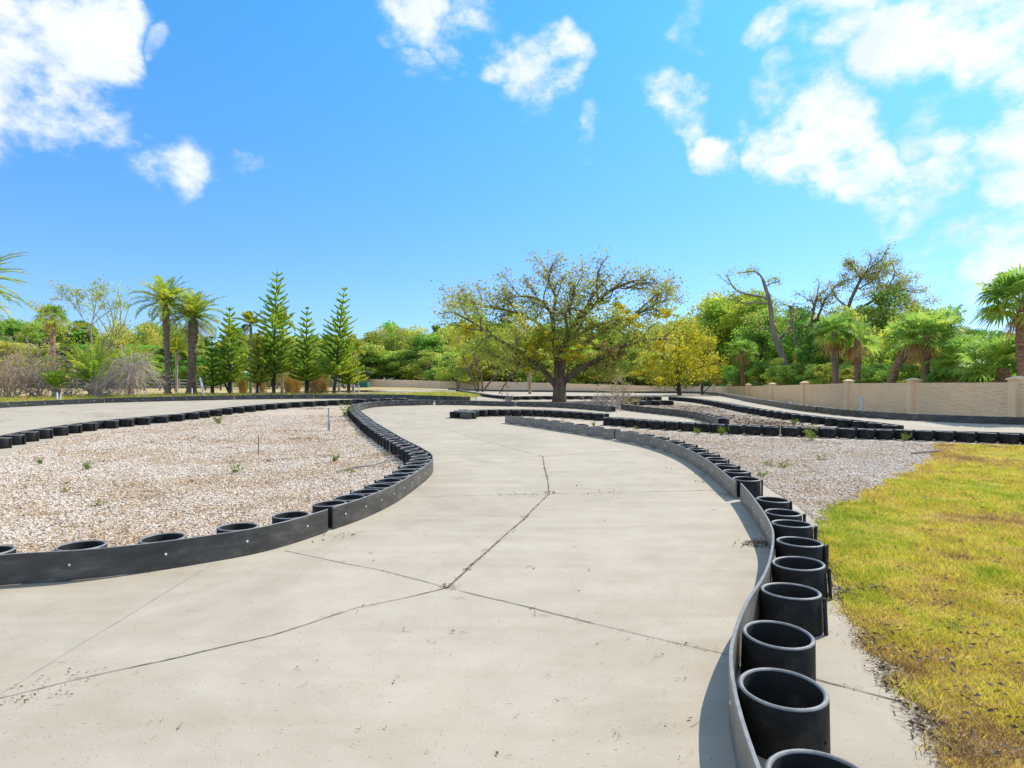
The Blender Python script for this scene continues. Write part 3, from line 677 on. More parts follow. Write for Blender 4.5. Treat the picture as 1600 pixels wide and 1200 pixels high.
for L_, r, dd in LIMBS:
    n = len(L_); dep = dd * np.linspace(0, 1, n) + ro.normal(0, .15, n) * np.linspace(0, 1, n)
    if L_[0][1] < 600: dep = dep * .6 + dd * .3
    P, R = limb(W, [Z3(*p) for p in L_], r * .85 * np.linspace(1, .36, n) ** 1.6, DO, ro, ddepth=dep)
    sprout(W, tips, P, R, 2, ro, 12, .40, .3, .10, .18, minr=.009, spread=.9)
W.build('trunk', M['wood'], oak, smooth=True, loc=ob).location = (0, 0, 0)
Lf = MB(); tp = np.array(tips)
tp = tp[tp[:, 2] > 2.3]
xx = 800 + tp[:, 0] / tp[:, 1] * F_PX; yy = 600 - (tp[:, 2] - EYE) / tp[:, 1] * F_PX
sel = ro.random(len(tp)); ky = np.floor(tp / .55).astype(int); seen = {}; ok = np.zeros(len(tp), bool)
for i in ro.permutation(len(tp)):                        # thin crowded twigs so that the crown stays open and even
    c = tuple(ky[i]); seen[c] = seen.get(c, 0) + 1; ok[i] = seen[c] <= 5
keep = tp[ok & (sel < np.where(yy < 470, .8, .95))]
P = leafpts(keep, 7, .30, ro)
py = 600 - (P[:, 2] - EYE) / P[:, 1] * F_PX
mi = np.where(ro.random(len(P)) < np.clip((505 - py) / 130, .03, .5), 2, 0)
leaves(Lf, P, .17, mi, .5, 0, ro)
for x, y, rx, ry, n, m, dd in [(590, 620, 75, 75, 1500, 1, -1.4), (690, 560, 60, 60, 800, 1, -1.2), (870, 645, 72, 42, 1100, 1, -1.8), (1190, 440, 95, 65, 1400, 1, -1.6), (1400, 600, 80, 60, 1100, 1, 0), (240, 490, 70, 50, 500, 1, 0),
                               (1440, 400, 60, 50, 500, 1, 1), (1010, 500, 60, 60, 700, 0, -1.8), (1270, 640, 120, 70, 1500, 0, 1), (330, 600, 150, 80, 1800, 0, 2), (1120, 660, 70, 70, 700, 2, -1), (1230, 740, 80, 40, 600, 0, 0), (560, 690, 60, 40, 500, 2, -1.5), (1350, 720, 90, 60, 900, 1, 1), (450, 450, 120, 50, 500, 0, .5), (1000, 300, 100, 60, 350, 0, 0)]:
    c = at(*Z3(x, y), DO + dd); k = 16
    for _ in range(k):
        cc = c + ro.normal(0, .62, 3) * [rx / 4 * s_, 1.2, ry / 4 * s_]
        leaves(Lf, cloudpts(cc, np.array([rx / 4 * s_ * .34, .5, ry / 4 * s_ * .26]), n // k, ro, .1), .17, m, .5, 0, ro)
Lf.build('crown', [M['oakleaf'], M['oakyellow'], M['oakbrown']], oak, loc=ob).location = (0, 0, 0)

# ---- general broadleaf tree at the origin: limbs and clumped leaves
def broadleaf(name, label, H, crown_r, seed, leafm, woodm, nlobe, nleaf, lsize, base=.35, trunk_r=.18, group=None, flat=.75, stems=1):
    r = np.random.default_rng(seed); t = thing(name, label, 'tree', (0, 0, 0), group); W = MB(); Lf = MB()
    tops = []
    for sidx in range(stems):
        P, d = bend((r.normal(0, .12) * (stems > 1), r.normal(0, .12) * (stems > 1), -.4), (r.normal(0, .1 + .1 * (stems > 1)), r.normal(0, .1), 1), H * .8, 8, r, .08)
        tube(W, P, np.linspace(trunk_r / stems ** .5, trunk_r * .2, 9), 7); tops.append(P)
    for k in range(nlobe):
        P = tops[k % stems]; u = base + (1 - base) * ((k + .5) / nlobe); i = min(7, int(u * 8)); p = P[i]
        a = r.uniform(0, 2 * PI); rr = crown_r * math.sin(min(1, (1 - u) * 1.25 + .22) * PI * .55) * r.uniform(.35, 1)
        c = np.array([P[i][0] + math.cos(a) * rr, P[i][1] + math.sin(a) * rr, H * u + r.normal(0, .04) * H])
        Q = chaikin([p, (p + c) / 2 + r.normal(0, .12, 3) * rr, c], 1); tube(W, Q, np.linspace(trunk_r * .35, .02, len(Q)), 4, cap=False)
        lr = crown_r * r.uniform(.28, .5)
        nl = int(nleaf / nlobe); mi = (r.random(nl) < r.choice([.05, .2, .75])).astype(int) if isinstance(leafm, list) else 0
        leaves(Lf, cloudpts(c, np.array([lr, lr, lr * flat]), nl, r, .35), lsize, mi, .6, 0, r)
    W.build('trunk', woodm, t, smooth=True); Lf.build('crown', leafm, t); return t
def place(proto, x, D, ytop, H0, label=None, group=None, rz=None, first=[None], wide=1.0):
    b = gx(x, D); h = EYE + (600 - ytop) / F_PX * D - b[2]; s = h / H0
    return dup(proto, b, RNG.uniform(0, 6.28) if rz is None else rz, (s * wide, s * wide, s), label, group)
def drop(proto):
    for c in list(proto.children): bpy.data.objects.remove(c)
    bpy.data.objects.remove(proto)

FG = 'trees of the far wood'
protos = [broadleaf('forest_tree', 'x', 14, 3.6, 61, M['forest'], M['darkwood'], 26, 3400, .5, .3, .22), broadleaf('forest_tree', 'x', 14, 3.2, 62, M['forestdark'], M['darkwood'], 24, 3200, .5, .38, .22),
          broadleaf('forest_tree', 'x', 14, 4.2, 63, M['forest'], M['greywood'], 28, 3600, .5, .25, .2, stems=2), broadleaf('forest_tree', 'x', 14, 2.4, 64, M['forestdark'], M['darkwood'], 16, 2000, .5, .55, .16),
          broadleaf('forest_tree', 'x', 14, 3.6, 65, M['bush'], M['greywood'], 24, 2800, .5, .15, .18)]
LB = ['tall leafy tree of the far wood, mid green crown', 'dark green tree of the far wood behind the wall', 'wide pale-stemmed tree in the far wood', 'thin high-crowned pine-like tree of the far wood', 'bright low-branched tree at the edge of the far wood']
rf = np.random.default_rng(71)
for x in np.arange(-90, 1150, 9.0):                       # the wood behind the back wall and the left field
    D = rf.uniform(150, 200); k = int(rf.integers(0, 5))
    yt = np.interp(x, [-100, 60, 200, 330, 560, 620, 700, 800, 950, 1150], [505, 508, 516, 522, 528, 516, 512, 505, 520, 505]) + rf.normal(6, 7)
    place(protos[k], x + rf.normal(0, 3), D, yt, 14, LB[k], FG, wide=1.15)
for x in np.arange(556, 1140, 15.0):                      # lower front edge of the wood, behind the wall
    place(protos[[4, 2, 0, 1][int(rf.integers(0, 4))]], x + rf.normal(0, 4), rf.uniform(138, 150) if x < 680 else rf.uniform(112, 126), 548 + rf.normal(0, 9), 14, 'low dense tree in front of the wood, right behind the plain wall', 'low trees behind the plain wall', wide=1.9)
ug = broadleaf('forest_tree', 'x', 14, 4.6, 66, M['forestdark'], M['darkwood'], 30, 3600, .6, .04, .2); protos.append(ug)
for x in np.arange(-110, 1150, 16.0):                     # thicket at the foot of the wood
    place(ug, x + rf.normal(0, 4), rf.uniform(128, 136) if x < 560 else (rf.uniform(155, 163) if x < 690 else rf.uniform(126, 134)), 571 + rf.normal(0, 6), 14, 'dense dark thicket at the foot of the far wood', 'thickets at the foot of the wood', wide=2.2)
for x in np.arange(-60, 560, 30.0):                       # mid-distance trees left
    k = int(rf.integers(0, 5)); place(protos[k], x + rf.normal(0, 8), rf.uniform(85, 110), 545 + rf.normal(0, 9), 14, 'bushy green tree beyond the left field, behind palms and shrubs', 'bushy trees beyond the left field', wide=2.0)
# trees behind the beige wall at right
def walld(x):
    return min(100.0, 16.13 / ((x - 800) / F_PX - .0988)) if x > 960 else 100.0
RP_ = [broadleaf('wall_side_tree', 'x', 8, 2.6, 81, M['bush'], M['greywood'], 24, 5200, .24, .2, .12), broadleaf('wall_side_tree', 'x', 8, 2.2, 82, M['forest'], M['darkwood'], 20, 4200, .24, .3, .12),
       broadleaf('wall_side_tree', 'x', 8, 2.6, 83, M['forestdark'], M['darkwood'], 22, 4600, .24, .15, .12)]
RL = ['light yellow-green tree behind the beige wall', 'mid green tree with open crown behind the beige wall', 'dark dense tree behind the beige wall']
for i, x in enumerate(np.arange(1075, 1680, 10.0)):
    D = walld(x) + rf.uniform(12, 36); k = [0, 2, 1, 0, 2][i % 5]
    yt = np.interp(x, [1075, 1110, 1160, 1250, 1300, 1400, 1480, 1560, 1680], [550, 484, 478, 498, 512, 500, 530, 530, 538]) + rf.normal(0, 14)
    place(RP_[k], x, D, yt, 8, RL[k], 'trees behind the beige wall', wide=1.1)
for i, x in enumerate(np.arange(1080, 1660, 11.0)):        # undergrowth just behind the wall
    D = walld(x) + rf.uniform(4, 9)
    k = [2, 0, 2, 1][i % 4]; place(RP_[k], x, D, 577 + rf.normal(0, 7), 8, ['yellow-green', 'mid green', 'dark green'][k] + ' undergrowth bush showing over the beige wall', 'bushes behind the beige wall', wide=1.6)
for p in protos + RP_: drop(p)

def single(name, label, x, D, ytop, seed, leafm, woodm, crown_px, nlobe, nleaf, ls, base=.35, tr=.2, stems=1):
    b = gx(x, D); H = EYE + (600 - ytop) / F_PX * D - b[2]
    t = broadleaf(name, label, H, crown_px / F_PX * D, seed, leafm, woodm, nlobe, nleaf, ls, base, tr, None, .8, stems); t.location = b; return t
single('oak_tree', 'yellow-leaved oak right of the big oak, low rounded crown over a short trunk', 1062, 58, 508, 91, [M['oakyellow'], M['oakleaf']], M['darkwood'], 62, 34, 9000, .24, .22, .25)
single('oak_tree', 'golden leafy clump just right of the round yellow oak', 1098, 62, 530, 96, [M['oakyellow'], M['oakbrown']], M['darkwood'], 30, 16, 3000, .24, .2, .15)
single('multi_stem_tree', 'green tree on several reddish leaning stems left of the big oak', 750, 80, 502, 92, [M['oakleaf'], M['oakyellow']], M['wood'], 45, 26, 5200, .3, .42, .26, stems=4)
single('leafy_tree', 'pale sparse tree with thin crown above the left shrubs', 130, 60, 446, 93, M['bush'], M['greywood'], 42, 26, 900, .2, .3, .16, stems=2)

# ---- bare and dead trees
def skeleton(name, label, limbs, D, seed, woodm, leafm=None, sub=6, lv=2, ratio=.4, per=2, lsz=.2, keepf=.5, patches=()):
    r = np.random.default_rng(seed); b = gx(limbs[0][0][0][0], D); t = thing(name, label, 'tree', b); W = MB(); tips = []
    for k, (L_, r0, r1) in enumerate(limbs):
        n = len(L_); P, R = limb(W, L_, np.linspace(r0, r1, n), D, r, ddepth=np.cumsum(r.normal(0, .25, n)) * (k > 0))
        if k > 0 or sub < 0: sprout(W, tips, P, R, lv, r, abs(sub), ratio, .28, .12, .35, minr=.014)
    o = W.build('trunk', woodm, t, smooth=True, loc=b); o.location = (0, 0, 0)
    if leafm:
        Lf = MB(); tp = np.array(tips); tp = tp[r.random(len(tp)) < keepf]
        mm_ = lambda n: (r.random(n) < .5).astype(int) if isinstance(leafm, list) else 0
        leaves(Lf, leafpts(tp, per, .25, r), lsz, mm_(len(tp) * per), .5, 0, r)
        for x, y, rx, ry, n in patches:
            for _ in range(8):
                c = at(x, y, D) + r.normal(0, .45, 3) * [rx * D / F_PX, 1.5, ry * D / F_PX]
                leaves(Lf, cloudpts(c, np.array([rx * D / F_PX * .45, 1, ry * D / F_PX * .4]), n // 8, r, .1), lsz, mm_(n // 8), .5, 0, r)
        Lf.build('crown', leafm, t, loc=b).location = (0, 0, 0)
    return t
skeleton('dead_tree', 'leaning grey dead tree with broken crooked limbs behind the wall', [
    ([(1240, 612), (1235, 595), (1228, 570), (1216, 540), (1207, 515), (1205, 492), (1203, 470), (1196, 450), (1192, 437)], .40, .13),
    ([(1203, 470), (1190, 463), (1170, 461), (1150, 454), (1141, 442), (1136, 430)], .14, .05), ([(1199, 474), (1180, 472), (1160, 474), (1145, 466)], .10, .04),
    ([(1192, 437), (1187, 428), (1177, 423), (1160, 426)], .11, .05), ([(1194, 450), (1205, 442), (1216, 440)], .07, .03), ([(1217, 530), (1232, 515), (1238, 497), (1240, 482)], .16, .09),
    ([(1204, 512), (1190, 516), (1180, 505)], .10, .04), ([(1258, 612), (1252, 570), (1243, 540), (1238, 505), (1234, 477)], .16, .10)], 60, 101, M['greywood'], M['oakleaf'], 6, 2, .40, 4, .2, .4, [(1175, 500, 25, 16, 260), (1215, 500, 20, 14, 160), (1140, 455, 8, 20, 90), (1165, 425, 12, 4, 40), (1205, 440, 10, 8, 60), (1220, 475, 15, 12, 110)])
skeleton('oak_tree', 'thin brownish open-crowned oak standing over the palms behind the wall', [
    ([(1318, 612), (1318, 560), (1316, 510), (1322, 480)], .28, .2), ([(1322, 490), (1332, 462), (1345, 436), (1358, 420), (1380, 405)], .18, .05), ([(1320, 500), (1345, 480), (1375, 465), (1400, 455), (1420, 450)], .15, .05),
    ([(1325, 480), (1310, 470), (1300, 455), (1305, 445), (1320, 440)], .10, .04), ([(1345, 436), (1335, 420), (1325, 410)], .08, .03), ([(1322, 500), (1360, 505), (1400, 495), (1430, 490)], .13, .04), ([(1264, 612), (1265, 560), (1268, 500), (1272, 480), (1277, 463)], .16, .08), ([(1265, 555), (1270, 520), (1278, 495), (1285, 478), (1290, 465)], .12, .09), ([(1375, 465), (1400, 430), (1395, 412)], .08, .03)],
    56, 102, M['wood'], [M['oakbrown'], M['oakleaf']], 8, 2, .40, 5, .17, .6, [(1370, 425, 34, 20, 1100), (1400, 462, 38, 28, 1500), (1345, 452, 28, 24, 800), (1375, 440, 34, 20, 900), (1300, 470, 22, 16, 300), (1365, 488, 60, 22, 1800), (1420, 480, 24, 18, 700), (1390, 440, 34, 24, 1100), (1310, 490, 30, 16, 500), (1330, 420, 18, 12, 200)])
skeleton('bare_tree', 'nearly leafless tree with fine twigs behind the shrubs at left', [
    ([(142, 616), (142, 570), (143, 530), (141, 505)], .09, .06), ([(142, 520), (125, 490), (110, 468), (95, 455)], .045, .015), ([(142, 512), (148, 485), (152, 462), (150, 448)], .045, .015), ([(142, 508), (165, 490), (180, 482), (188, 478)], .04, .015), ([(130, 500), (122, 475), (118, 455)], .035, .012), ([(145, 500), (160, 475), (166, 460)], .035, .012), ([(138, 520), (110, 505), (82, 495), (70, 482)], .035, .012)], 56, 103, M['greywood'], M['bush'], 8, 2, .42, 2, .2, .6)

# ---- Norfolk pines
def pine(label, x, D, ytop, seed, wmax_px, leafm, base=.2, lean=0, stems=1, step=.27):
    r = np.random.default_rng(seed); base *= .75; b = gx(x, D); H = EYE + (600 - ytop) / F_PX * D - b[2]; LM = wmax_px / F_PX * D
    t = thing('norfolk_pine', label, 'tree', b, 'conifers in a row behind the left barrier'); W = MB(); Lf = MB()
    axis = lambda z: np.array([lean * z / H + .04 * math.sin(z), .03 * math.cos(z * 1.3), z])
    zz = np.linspace(-.1, H, 24); tube(W, np.array([axis(z) for z in zz]), np.linspace(.13, .012, 24), 8)
    for s_i in range(1, stems):
        hh = H * r.uniform(.3, .5); P = chaikin([(0.1, 0, -.1), (r.normal(0, .25), r.normal(0, .2), hh * .5), (r.normal(0, .45), r.normal(0, .3), hh)], 2); tube(W, P, np.linspace(.08, .03, len(P)), 6)
    z = H * base
    while z < H * .99:
        u = z / H; L = LM * 1.12 * (1 - u) ** .72 * r.uniform(.8, 1.1) + .10; nb = 6 if u < .85 else 5; a0 = r.uniform(0, 6)
        for k in range(nb):
            a = a0 + k * 2 * PI / nb + r.normal(0, .15); d = np.array([math.cos(a), math.sin(a), 0]); l = L * r.uniform(.75, 1.1)
            s = np.linspace(0, 1, 6); rise = .12 + .42 * u
            P = axis(z) + d * (s * l)[:, None] + np.array([0, 0, 1.0]) * (l * (rise * s + .22 * s ** 2.2 - .10 * s * (1 - u)))[:, None]
            tube(W, P, np.linspace(.018, .006, 6), 3, cap=False)
            n = max(16, int(l * 95)); uu = r.uniform(.12, 1, n); c = np.stack([np.interp(uu, s, P[:, j]) for j in range(3)], 1)
            T = unit(P[-1] - P[0]); side = np.cross(T, [0, 0, 1.0]); ang = r.uniform(0, 2 * PI, n)
            o = side * np.cos(ang)[:, None] + np.array([0, 0, 1.0]) * (np.abs(np.sin(ang)) * .8)[:, None]
            dirn = unit(T * .75 + o * r.uniform(.5, 1.1, n)[:, None]); ln = (.17 + .26 * (1 - u)) * r.uniform(.6, 1.2, n) * (.6 + .5 * (1 - uu))
            wv = unit(np.cross(dirn, r.normal(size=(n, 3)))) * (.042 * r.uniform(.7, 1.3, n))[:, None]
            V = np.stack([c - wv * .5, c + dirn * ln[:, None] * .5 - wv, c + dirn * ln[:, None], c + dirn * ln[:, None] * .5 + wv], 1).reshape(-1, 3)
            Lf.add(V, np.arange(4 * n).reshape(-1, 4), m=np.where(r.random(n) < .55 * (1 - u) ** 1.3, 1, 0))
        z += step * (.85 + .95 * u) * r.uniform(.9, 1.1)
    W.build('trunk', M['darkwood'], t, smooth=True); Lf.build('crown', leafm, t); return t
PN = [M['pineneedle'], M['pineyellow']]; PY = [M['pineyellow'], M['pineneedle']]
pine('tallest conifer of the row, sparse pointed top', 427, 42, 420, 111, 40, PN, .22, .25, 2)
pine('conifer with straight narrow crown, second to the right of the tallest', 478, 42.5, 482, 112, 27, PN, .2, .1, 2)
pine('conifer with a slightly curved tall tip at the right of the row', 521, 42, 450, 113, 36, PN, .24, .75, 2)
pine('broad yellow-green conifer at the right end of the row', 544, 43.5, 518, 114, 26, PY, .2, .1)
pine('bushy conifer beside the right date palm', 358, 42, 479, 115, 29, PN, .18, .05, 3)
pine('small dark conifer tucked against the right date palm', 331, 41.5, 528, 116, 20, [M['pineneedle'], M['pineneedle']], .2, 0, 2)
pine('short yellow-green conifer at the foot of the tallest one', 402, 41, 520, 117, 20, PY, .25, .05, 2)

# ---- palms
def frond(Lf, W, base, az, el, L, droop, r, m, n=34, ll=.45, wm=0, w=.028, vee=.45):
    s = np.linspace(0, 1, 12); e = el - droop * s ** 1.3; d = np.array([math.cos(az), math.sin(az), 0])
    st = L / 11; P = [np.array(base, float)]
    for i in range(11): P.append(P[-1] + (d * math.cos(e[i]) + np.array([0, 0, math.sin(e[i])])) * st)
    P = np.array(P); tube(W, P, np.linspace(.028, .006, 12) * (L / 2.4), 4, wm, cap=False)
    u = np.linspace(.12, 1, n); c = np.stack([np.interp(u, s, P[:, j]) for j in range(3)], 1)
    T = unit(np.stack([np.interp(u, s, np.gradient(P[:, j])) for j in range(3)], 1)); side = np.cross(d, [0, 0, 1.0]); side /= np.linalg.norm(side)
    up = np.cross(np.broadcast_to(side, T.shape), T)
    for sg in (-1, 1):
        l = ll * np.sin(np.clip(u * 1.02 + .05, 0, 1) * PI) ** .6 * r.uniform(.8, 1.15, n) + .05
        v = unit(T * .75 + side * sg + up * (vee + r.normal(0, .18, n))[:, None]); tip = c + v * l[:, None] + np.array([0, 0, -1.0]) * (l * .22)[:, None]
        wv = unit(np.cross(v, up + r.normal(0, .3, (n, 3)))) * w
        mid = c + v * (l * .45)[:, None]
        Lf.add(np.stack([c, mid + wv, tip, mid - wv], 1).reshape(-1, 3), np.arange(4 * n).reshape(-1, 4), m=m)
def palmtrunk(W, P, R, r, sides=10, rough=.16):
    P = resample(np.array(P), .12); R = np.interp(np.linspace(0, 1, len(P)), np.linspace(0, 1, len(R)), R) * (1 + rough * (np.arange(len(P)) % 3 - 1) + r.normal(0, rough * .4, len(P)))
    tube(W, P, R, sides)
def feather_palm(label, x, D, crown_px, seed, L, nf, tr, fm, lean=(0, 0), trunkm='palmtrunk', dead=8, group=None, name='date_palm', ll=.45, up=1.35, lo=-.35, rough=.12, droop=1.1, w=.03, loc=None):
    r = np.random.default_rng(seed); b = gx(x, D) if loc is None else np.array(loc); H = EYE + (600 - crown_px) / F_PX * D - b[2]
    t = thing(name, label, 'palm', b, group); W = MB(); Lf = MB()
    top = np.array([lean[0], lean[1], H]); path = chaikin([(0, 0, -.1), (lean[0] * .2, lean[1] * .2, H * .4), (lean[0] * .7, lean[1] * .7, H * .75), top], 2)
    palmtrunk(W, path, [tr * 1.35, tr, tr * .95, tr * 1.0, tr * 1.25, tr * .8], r, rough=rough)
    W2 = MB()
    for k in range(nf):
        u = (k + r.random()) / nf; el = lo + (up - lo) * u ** .9; az = k * 2.39996 + r.normal(0, .2)
        frond(Lf, W2, top + r.normal(0, .05, 3), az, el, L * r.uniform(.8, 1.1), droop * r.uniform(.7, 1.2) * (1.15 - .55 * u), r, 0, 36, ll, 0, w)
    for k in range(dead):
        frond(Lf, W2, top - [0, 0, .15 + .3 * r.random()], r.uniform(0, 6.28), r.uniform(-.9, -.35), L * r.uniform(.5, .85), .8, r, 1, 18, ll * .6, 0, w * .6)
    W.build('trunk', M[trunkm], t, smooth=True); W2.build('frond_stems', M['youngfrond'], t); Lf.build('crown', [fm, M['greyfrond']], t); return t
feather_palm('taller left one of the two rough-trunked date palms, slim trunk', 262, 42, 474, 121, 2.45, 44, .19, M['frond'], (-.15, 0), dead=8, group='date palms')
feather_palm('stouter right one of the two date palms, shaggy trunk and grey hanging fronds', 299, 43, 494, 122, 2.5, 48, .29, M['frond'], (.15, 0), dead=18, group='date palms')
feather_palm('palm cut by the left edge of the photo, only its frond tips showing', -62, 30, 446, 123, 3.2, 54, .25, M['frond'], dead=8, group='date palms')
feather_palm('low trunkless date palm sprouting upright fronds among dry brush', 146, 38.5, 602, 124, 3.3, 34, .35, M['frond'], dead=6, up=1.45, lo=.45, droop=.9, group='date palms')
feather_palm('short green palm between the brush pile and the slim date palm', 205, 44, 580, 125, 2.6, 28, .2, M['frond'], dead=4, up=1.4, lo=.1, group='date palms')
feather_palm('small tufted date palm shoot at the roadside left of the brush', 88, 37, 608, 126, 1.5, 20, .22, M['frond'], dead=4, up=1.4, lo=.6, droop=.6, group='date palms', ll=.22)
for i, (x, D, cp, lab) in enumerate([(362, 46, 532, 'grey-trunked young palm behind the bushy conifer'), (392, 45, 508, 'slender young palm with bright fronds left of the tallest conifer'), (441, 46, 506, 'slender young palm peeking out right of the tallest conifer'), (530, 50, 545, 'short smooth-trunked palm behind the curved-tip conifer'), (552, 49, 548, 'smooth-trunked palm at the right end of the conifer row'), (276, 50, 548, 'low yellow-green palm between the two date palms')]):
    feather_palm(lab, x, D, cp, 131 + i, 1.35, 11, .10, M['youngfrond'], trunkm='smoothtrunk', dead=1, name='young_palm', ll=.42, up=1.4, lo=-.1, rough=.03, w=.05, group='slender young palms')

def fan(Lf, W, base, az, el, pet, R, r, m, nseg=22, droop=.35):
    d = np.array([math.cos(az) * math.cos(el), math.sin(az) * math.cos(el), math.sin(el)]); hub = np.asarray(base) + d * pet - [0, 0, pet * .12]
    tube(W, [base, (np.asarray(base) + hub) / 2 + [0, 0, pet * .06], hub], [.018, .014, .010], 4, cap=False)
    side = np.cross(d, [0, 0, 1.0]); side /= np.linalg.norm(side) + 1e-9; up = np.cross(side, d)
    tilt = r.normal(0, .35); side = side * math.cos(tilt) + up * math.sin(tilt); up = np.cross(side, d)
    th = np.linspace(-2.15, 2.15, nseg) + r.normal(0, .03, nseg); l = R * (.72 + .28 * np.cos(th * .6)) * r.uniform(.85, 1.1, nseg)
    v = np.cos(th)[:, None] * d + np.sin(th)[:, None] * side + up * (.12 * np.abs(np.sin(th)))[:, None]
    wv = np.cross(v, up); wv = unit(wv) * (R * .052)
    mid = hub + v * (l * .6)[:, None] + np.array([0, 0, -1.0]) * (l * .06 * droop)[:, None]; tip = hub + v * l[:, None] + np.array([0, 0, -1.0]) * (l * droop * r.uniform(.5, 1.5, nseg))[:, None]
    c = np.broadcast_to(hub, v.shape)
    Lf.add(np.stack([c, mid + wv, tip, mid - wv], 1).reshape(-1, 3), np.arange(4 * nseg).reshape(-1, 4), m=m)
def fan_palm(label, x, D, crown_px, seed, n, R, tr, lean=(0, 0), dead=10, trunkm='redtrunk', pet=.9, lo=-.5, up=1.3, name='cabbage_palm', group='fan palms', dm=1):
    r = np.random.default_rng(seed); b = gx(x, D); H = max(.15, EYE + (600 - crown_px) / F_PX * D - b[2]); t = thing(name, label, 'palm', b, group); W = MB(); W2 = MB(); Lf = MB()
    top = np.array([lean[0], lean[1], H]); palmtrunk(W, chaikin([(0, 0, -.45), (lean[0] * .35, lean[1] * .35, H * .5), top], 2), [tr * 1.2, tr, tr, tr * 1.15, tr * .9], r, rough=.10)
    for k in range(n):
        u = (k + r.random()) / n; fan(Lf, W2, top + r.normal(0, .06, 3), k * 2.39996 + r.normal(0, .2), lo + (up - lo) * u, pet * r.uniform(.75, 1.15), R * r.uniform(.85, 1.15), r, 0)
    for k in range(dead):
        fan(Lf, W2, top - [0, 0, .1 + .3 * r.random()], r.uniform(0, 6.28), r.uniform(-1.4, -.3), pet * r.uniform(.35, .7), R * r.uniform(.45, .75), r, 1, 14, .7)
    W.build('trunk', M[trunkm], t, smooth=True); W2.build('leaf_stems', M['fan'], t); Lf.build('crown', [M['fan'], M['deadfan']], t); return t
fan_palm('fan palm with pale criss-cross trunk and a tan dead skirt', 1306, walld(1306) + 2, 520, 141, 30, .9, .21, (-.1, 0), 16, 'palmtrunk')
fan_palm('fan palm mostly brown and dead-fronded behind the pale-trunked one', 1340, walld(1340) + 4, 530, 142, 14, .8, .19, (0, 0), 20)
fan_palm('fan palm on a steeply leaning reddish trunk', 1382, walld(1382) + 2.5, 528, 143, 24, .88, .2, (1.5, 0), 14)
fan_palm('fan palm with upright green crown above a rusty trunk', 1444, walld(1444) + 2.5, 522, 144, 28, .9, .19, (.15, 0), 12)
fan_palm('fan palm with few leaves poking up right of the upright one', 1478, walld(1478) + 4.5, 512, 145, 16, .8, .15, (0, 0), 5)
fan_palm('big round bush-like fan palm, bright green, low over the beige wall', 1506, walld(1506) + 3.4, 572, 146, 64, .8, .25, (0, 0), 5, pet=1.1, lo=-.45, up=1.45)
fan_palm('low green fan palm between the round bushy one and the tall edge palm', 1568, walld(1568) + 2.5, 575, 147, 44, .9, .25, (0, 0), 4, pet=1.0, lo=-.3)
fan_palm('tall fan palm at the right edge of the photo against the clouds', 1598, walld(1598) + 1.6, 470, 148, 36, .95, .19, (0, 0), 8, pet=.85)
fan_palm('small fan palm with reddish trunk left of the dead tree', 1160, walld(1160) + 3, 548, 149, 24, .9, .2, (0, 0), 12)
fan_palm('fan palm half hidden at the left among the wood, brown skirt', 82, 62, 494, 150, 24, 1.0, .24, (0, 0), 14)

# ---- dry brush and shrubs
def brush(name, label, x, D, wpx, hpx, seed, n, mat, cat='brush', lean=0, leaves_m=None, level=1, droop=0):
    r = np.random.default_rng(seed); b = gx(x, D); k = D / F_PX; t = thing(name, label, cat, b); W = MB(); tips = []
    for i in range(n):
        a = r.uniform(0, 6.28); p = np.array([math.cos(a) * wpx * k * .25 * r.random(), math.sin(a) * .8 * r.random(), 0]); u = r.normal(0, .55)
        P, _ = bend(p, (u + lean, r.normal(0, .5), r.uniform(.5, 1.2)), hpx * k * r.uniform(.5, 1.15), 7, r, .16, -.05 * droop); R = np.linspace(.032, .008, 8) * r.uniform(.5, 1.2)
        tube(W, P, R, 4, cap=False); sprout(W, tips, P, R, level, r, 6, .45, .22, .05, .25, minr=.006)
    W.build('branches', mat, t)
    if leaves_m:
        Lf = MB(); leaves(Lf, leafpts(tips, 1, .08, r)[::2], .09, 0, .5, 0, r); Lf.build('leaves', leaves_m, t)
    return t
brush('bare_shrub', 'large bare twiggy shrub at the far left edge', 14, 38, 70, 92, 161, 46, M['twig'], 'shrub', leaves_m=M['deadfan'], level=2)
brush('bare_shrub', 'second bare twiggy shrub, just right of the leftmost one', 58, 39, 60, 84, 162, 36, M['twig'], 'shrub', level=2)
brush('bare_shrub', 'thin bare shrub leaning over the small palm shoot', 108, 39.5, 44, 62, 163, 20, M['twig'], 'shrub', level=2)
r = np.random.default_rng(164); bb = gx(205, 36.5); t = thing('brush_pile', 'arched grey heap of cut dry branches beneath the palms', 'brush pile', bb); W = MB()
for i in range(85):                                      # long branches bent over in one arch
    x0, x1 = r.uniform(150, 225), r.uniform(200, 268); yt = r.uniform(542, 596); dd = r.normal(0, .7)
    P = np.array([at(x0, 612, 36.5 + dd), at(x0 + (x1 - x0) * .22, 612 - (612 - yt) * .75, 36.5 + dd + r.normal(0, .3)), at(x0 + (x1 - x0) * .5, yt, 36.5 + dd + r.normal(0, .4)), at(x0 + (x1 - x0) * .82, yt + (608 - yt) * .45, 36.5 + dd + r.normal(0, .5)), at(x1, 606 + r.normal(0, 5), 36.5 + dd + r.normal(0, .5))]) + r.normal(0, .24, (5, 3))
    P = chaikin(P[:r.integers(3, 6)], 2); P[:, 2] = np.maximum(P[:, 2], zt(P[:, 0], P[:, 1]) + .03); R = np.linspace(.022, .006, len(P)) * r.uniform(.6, 1.4)
    tube(W, P, R, 4, cap=False); sprout(W, [], P, R, 1, r, 5, .16, .3, .1, .3, minr=.006)
W.build('branches', M['twig'], t, loc=bb).location = (0, 0, 0)
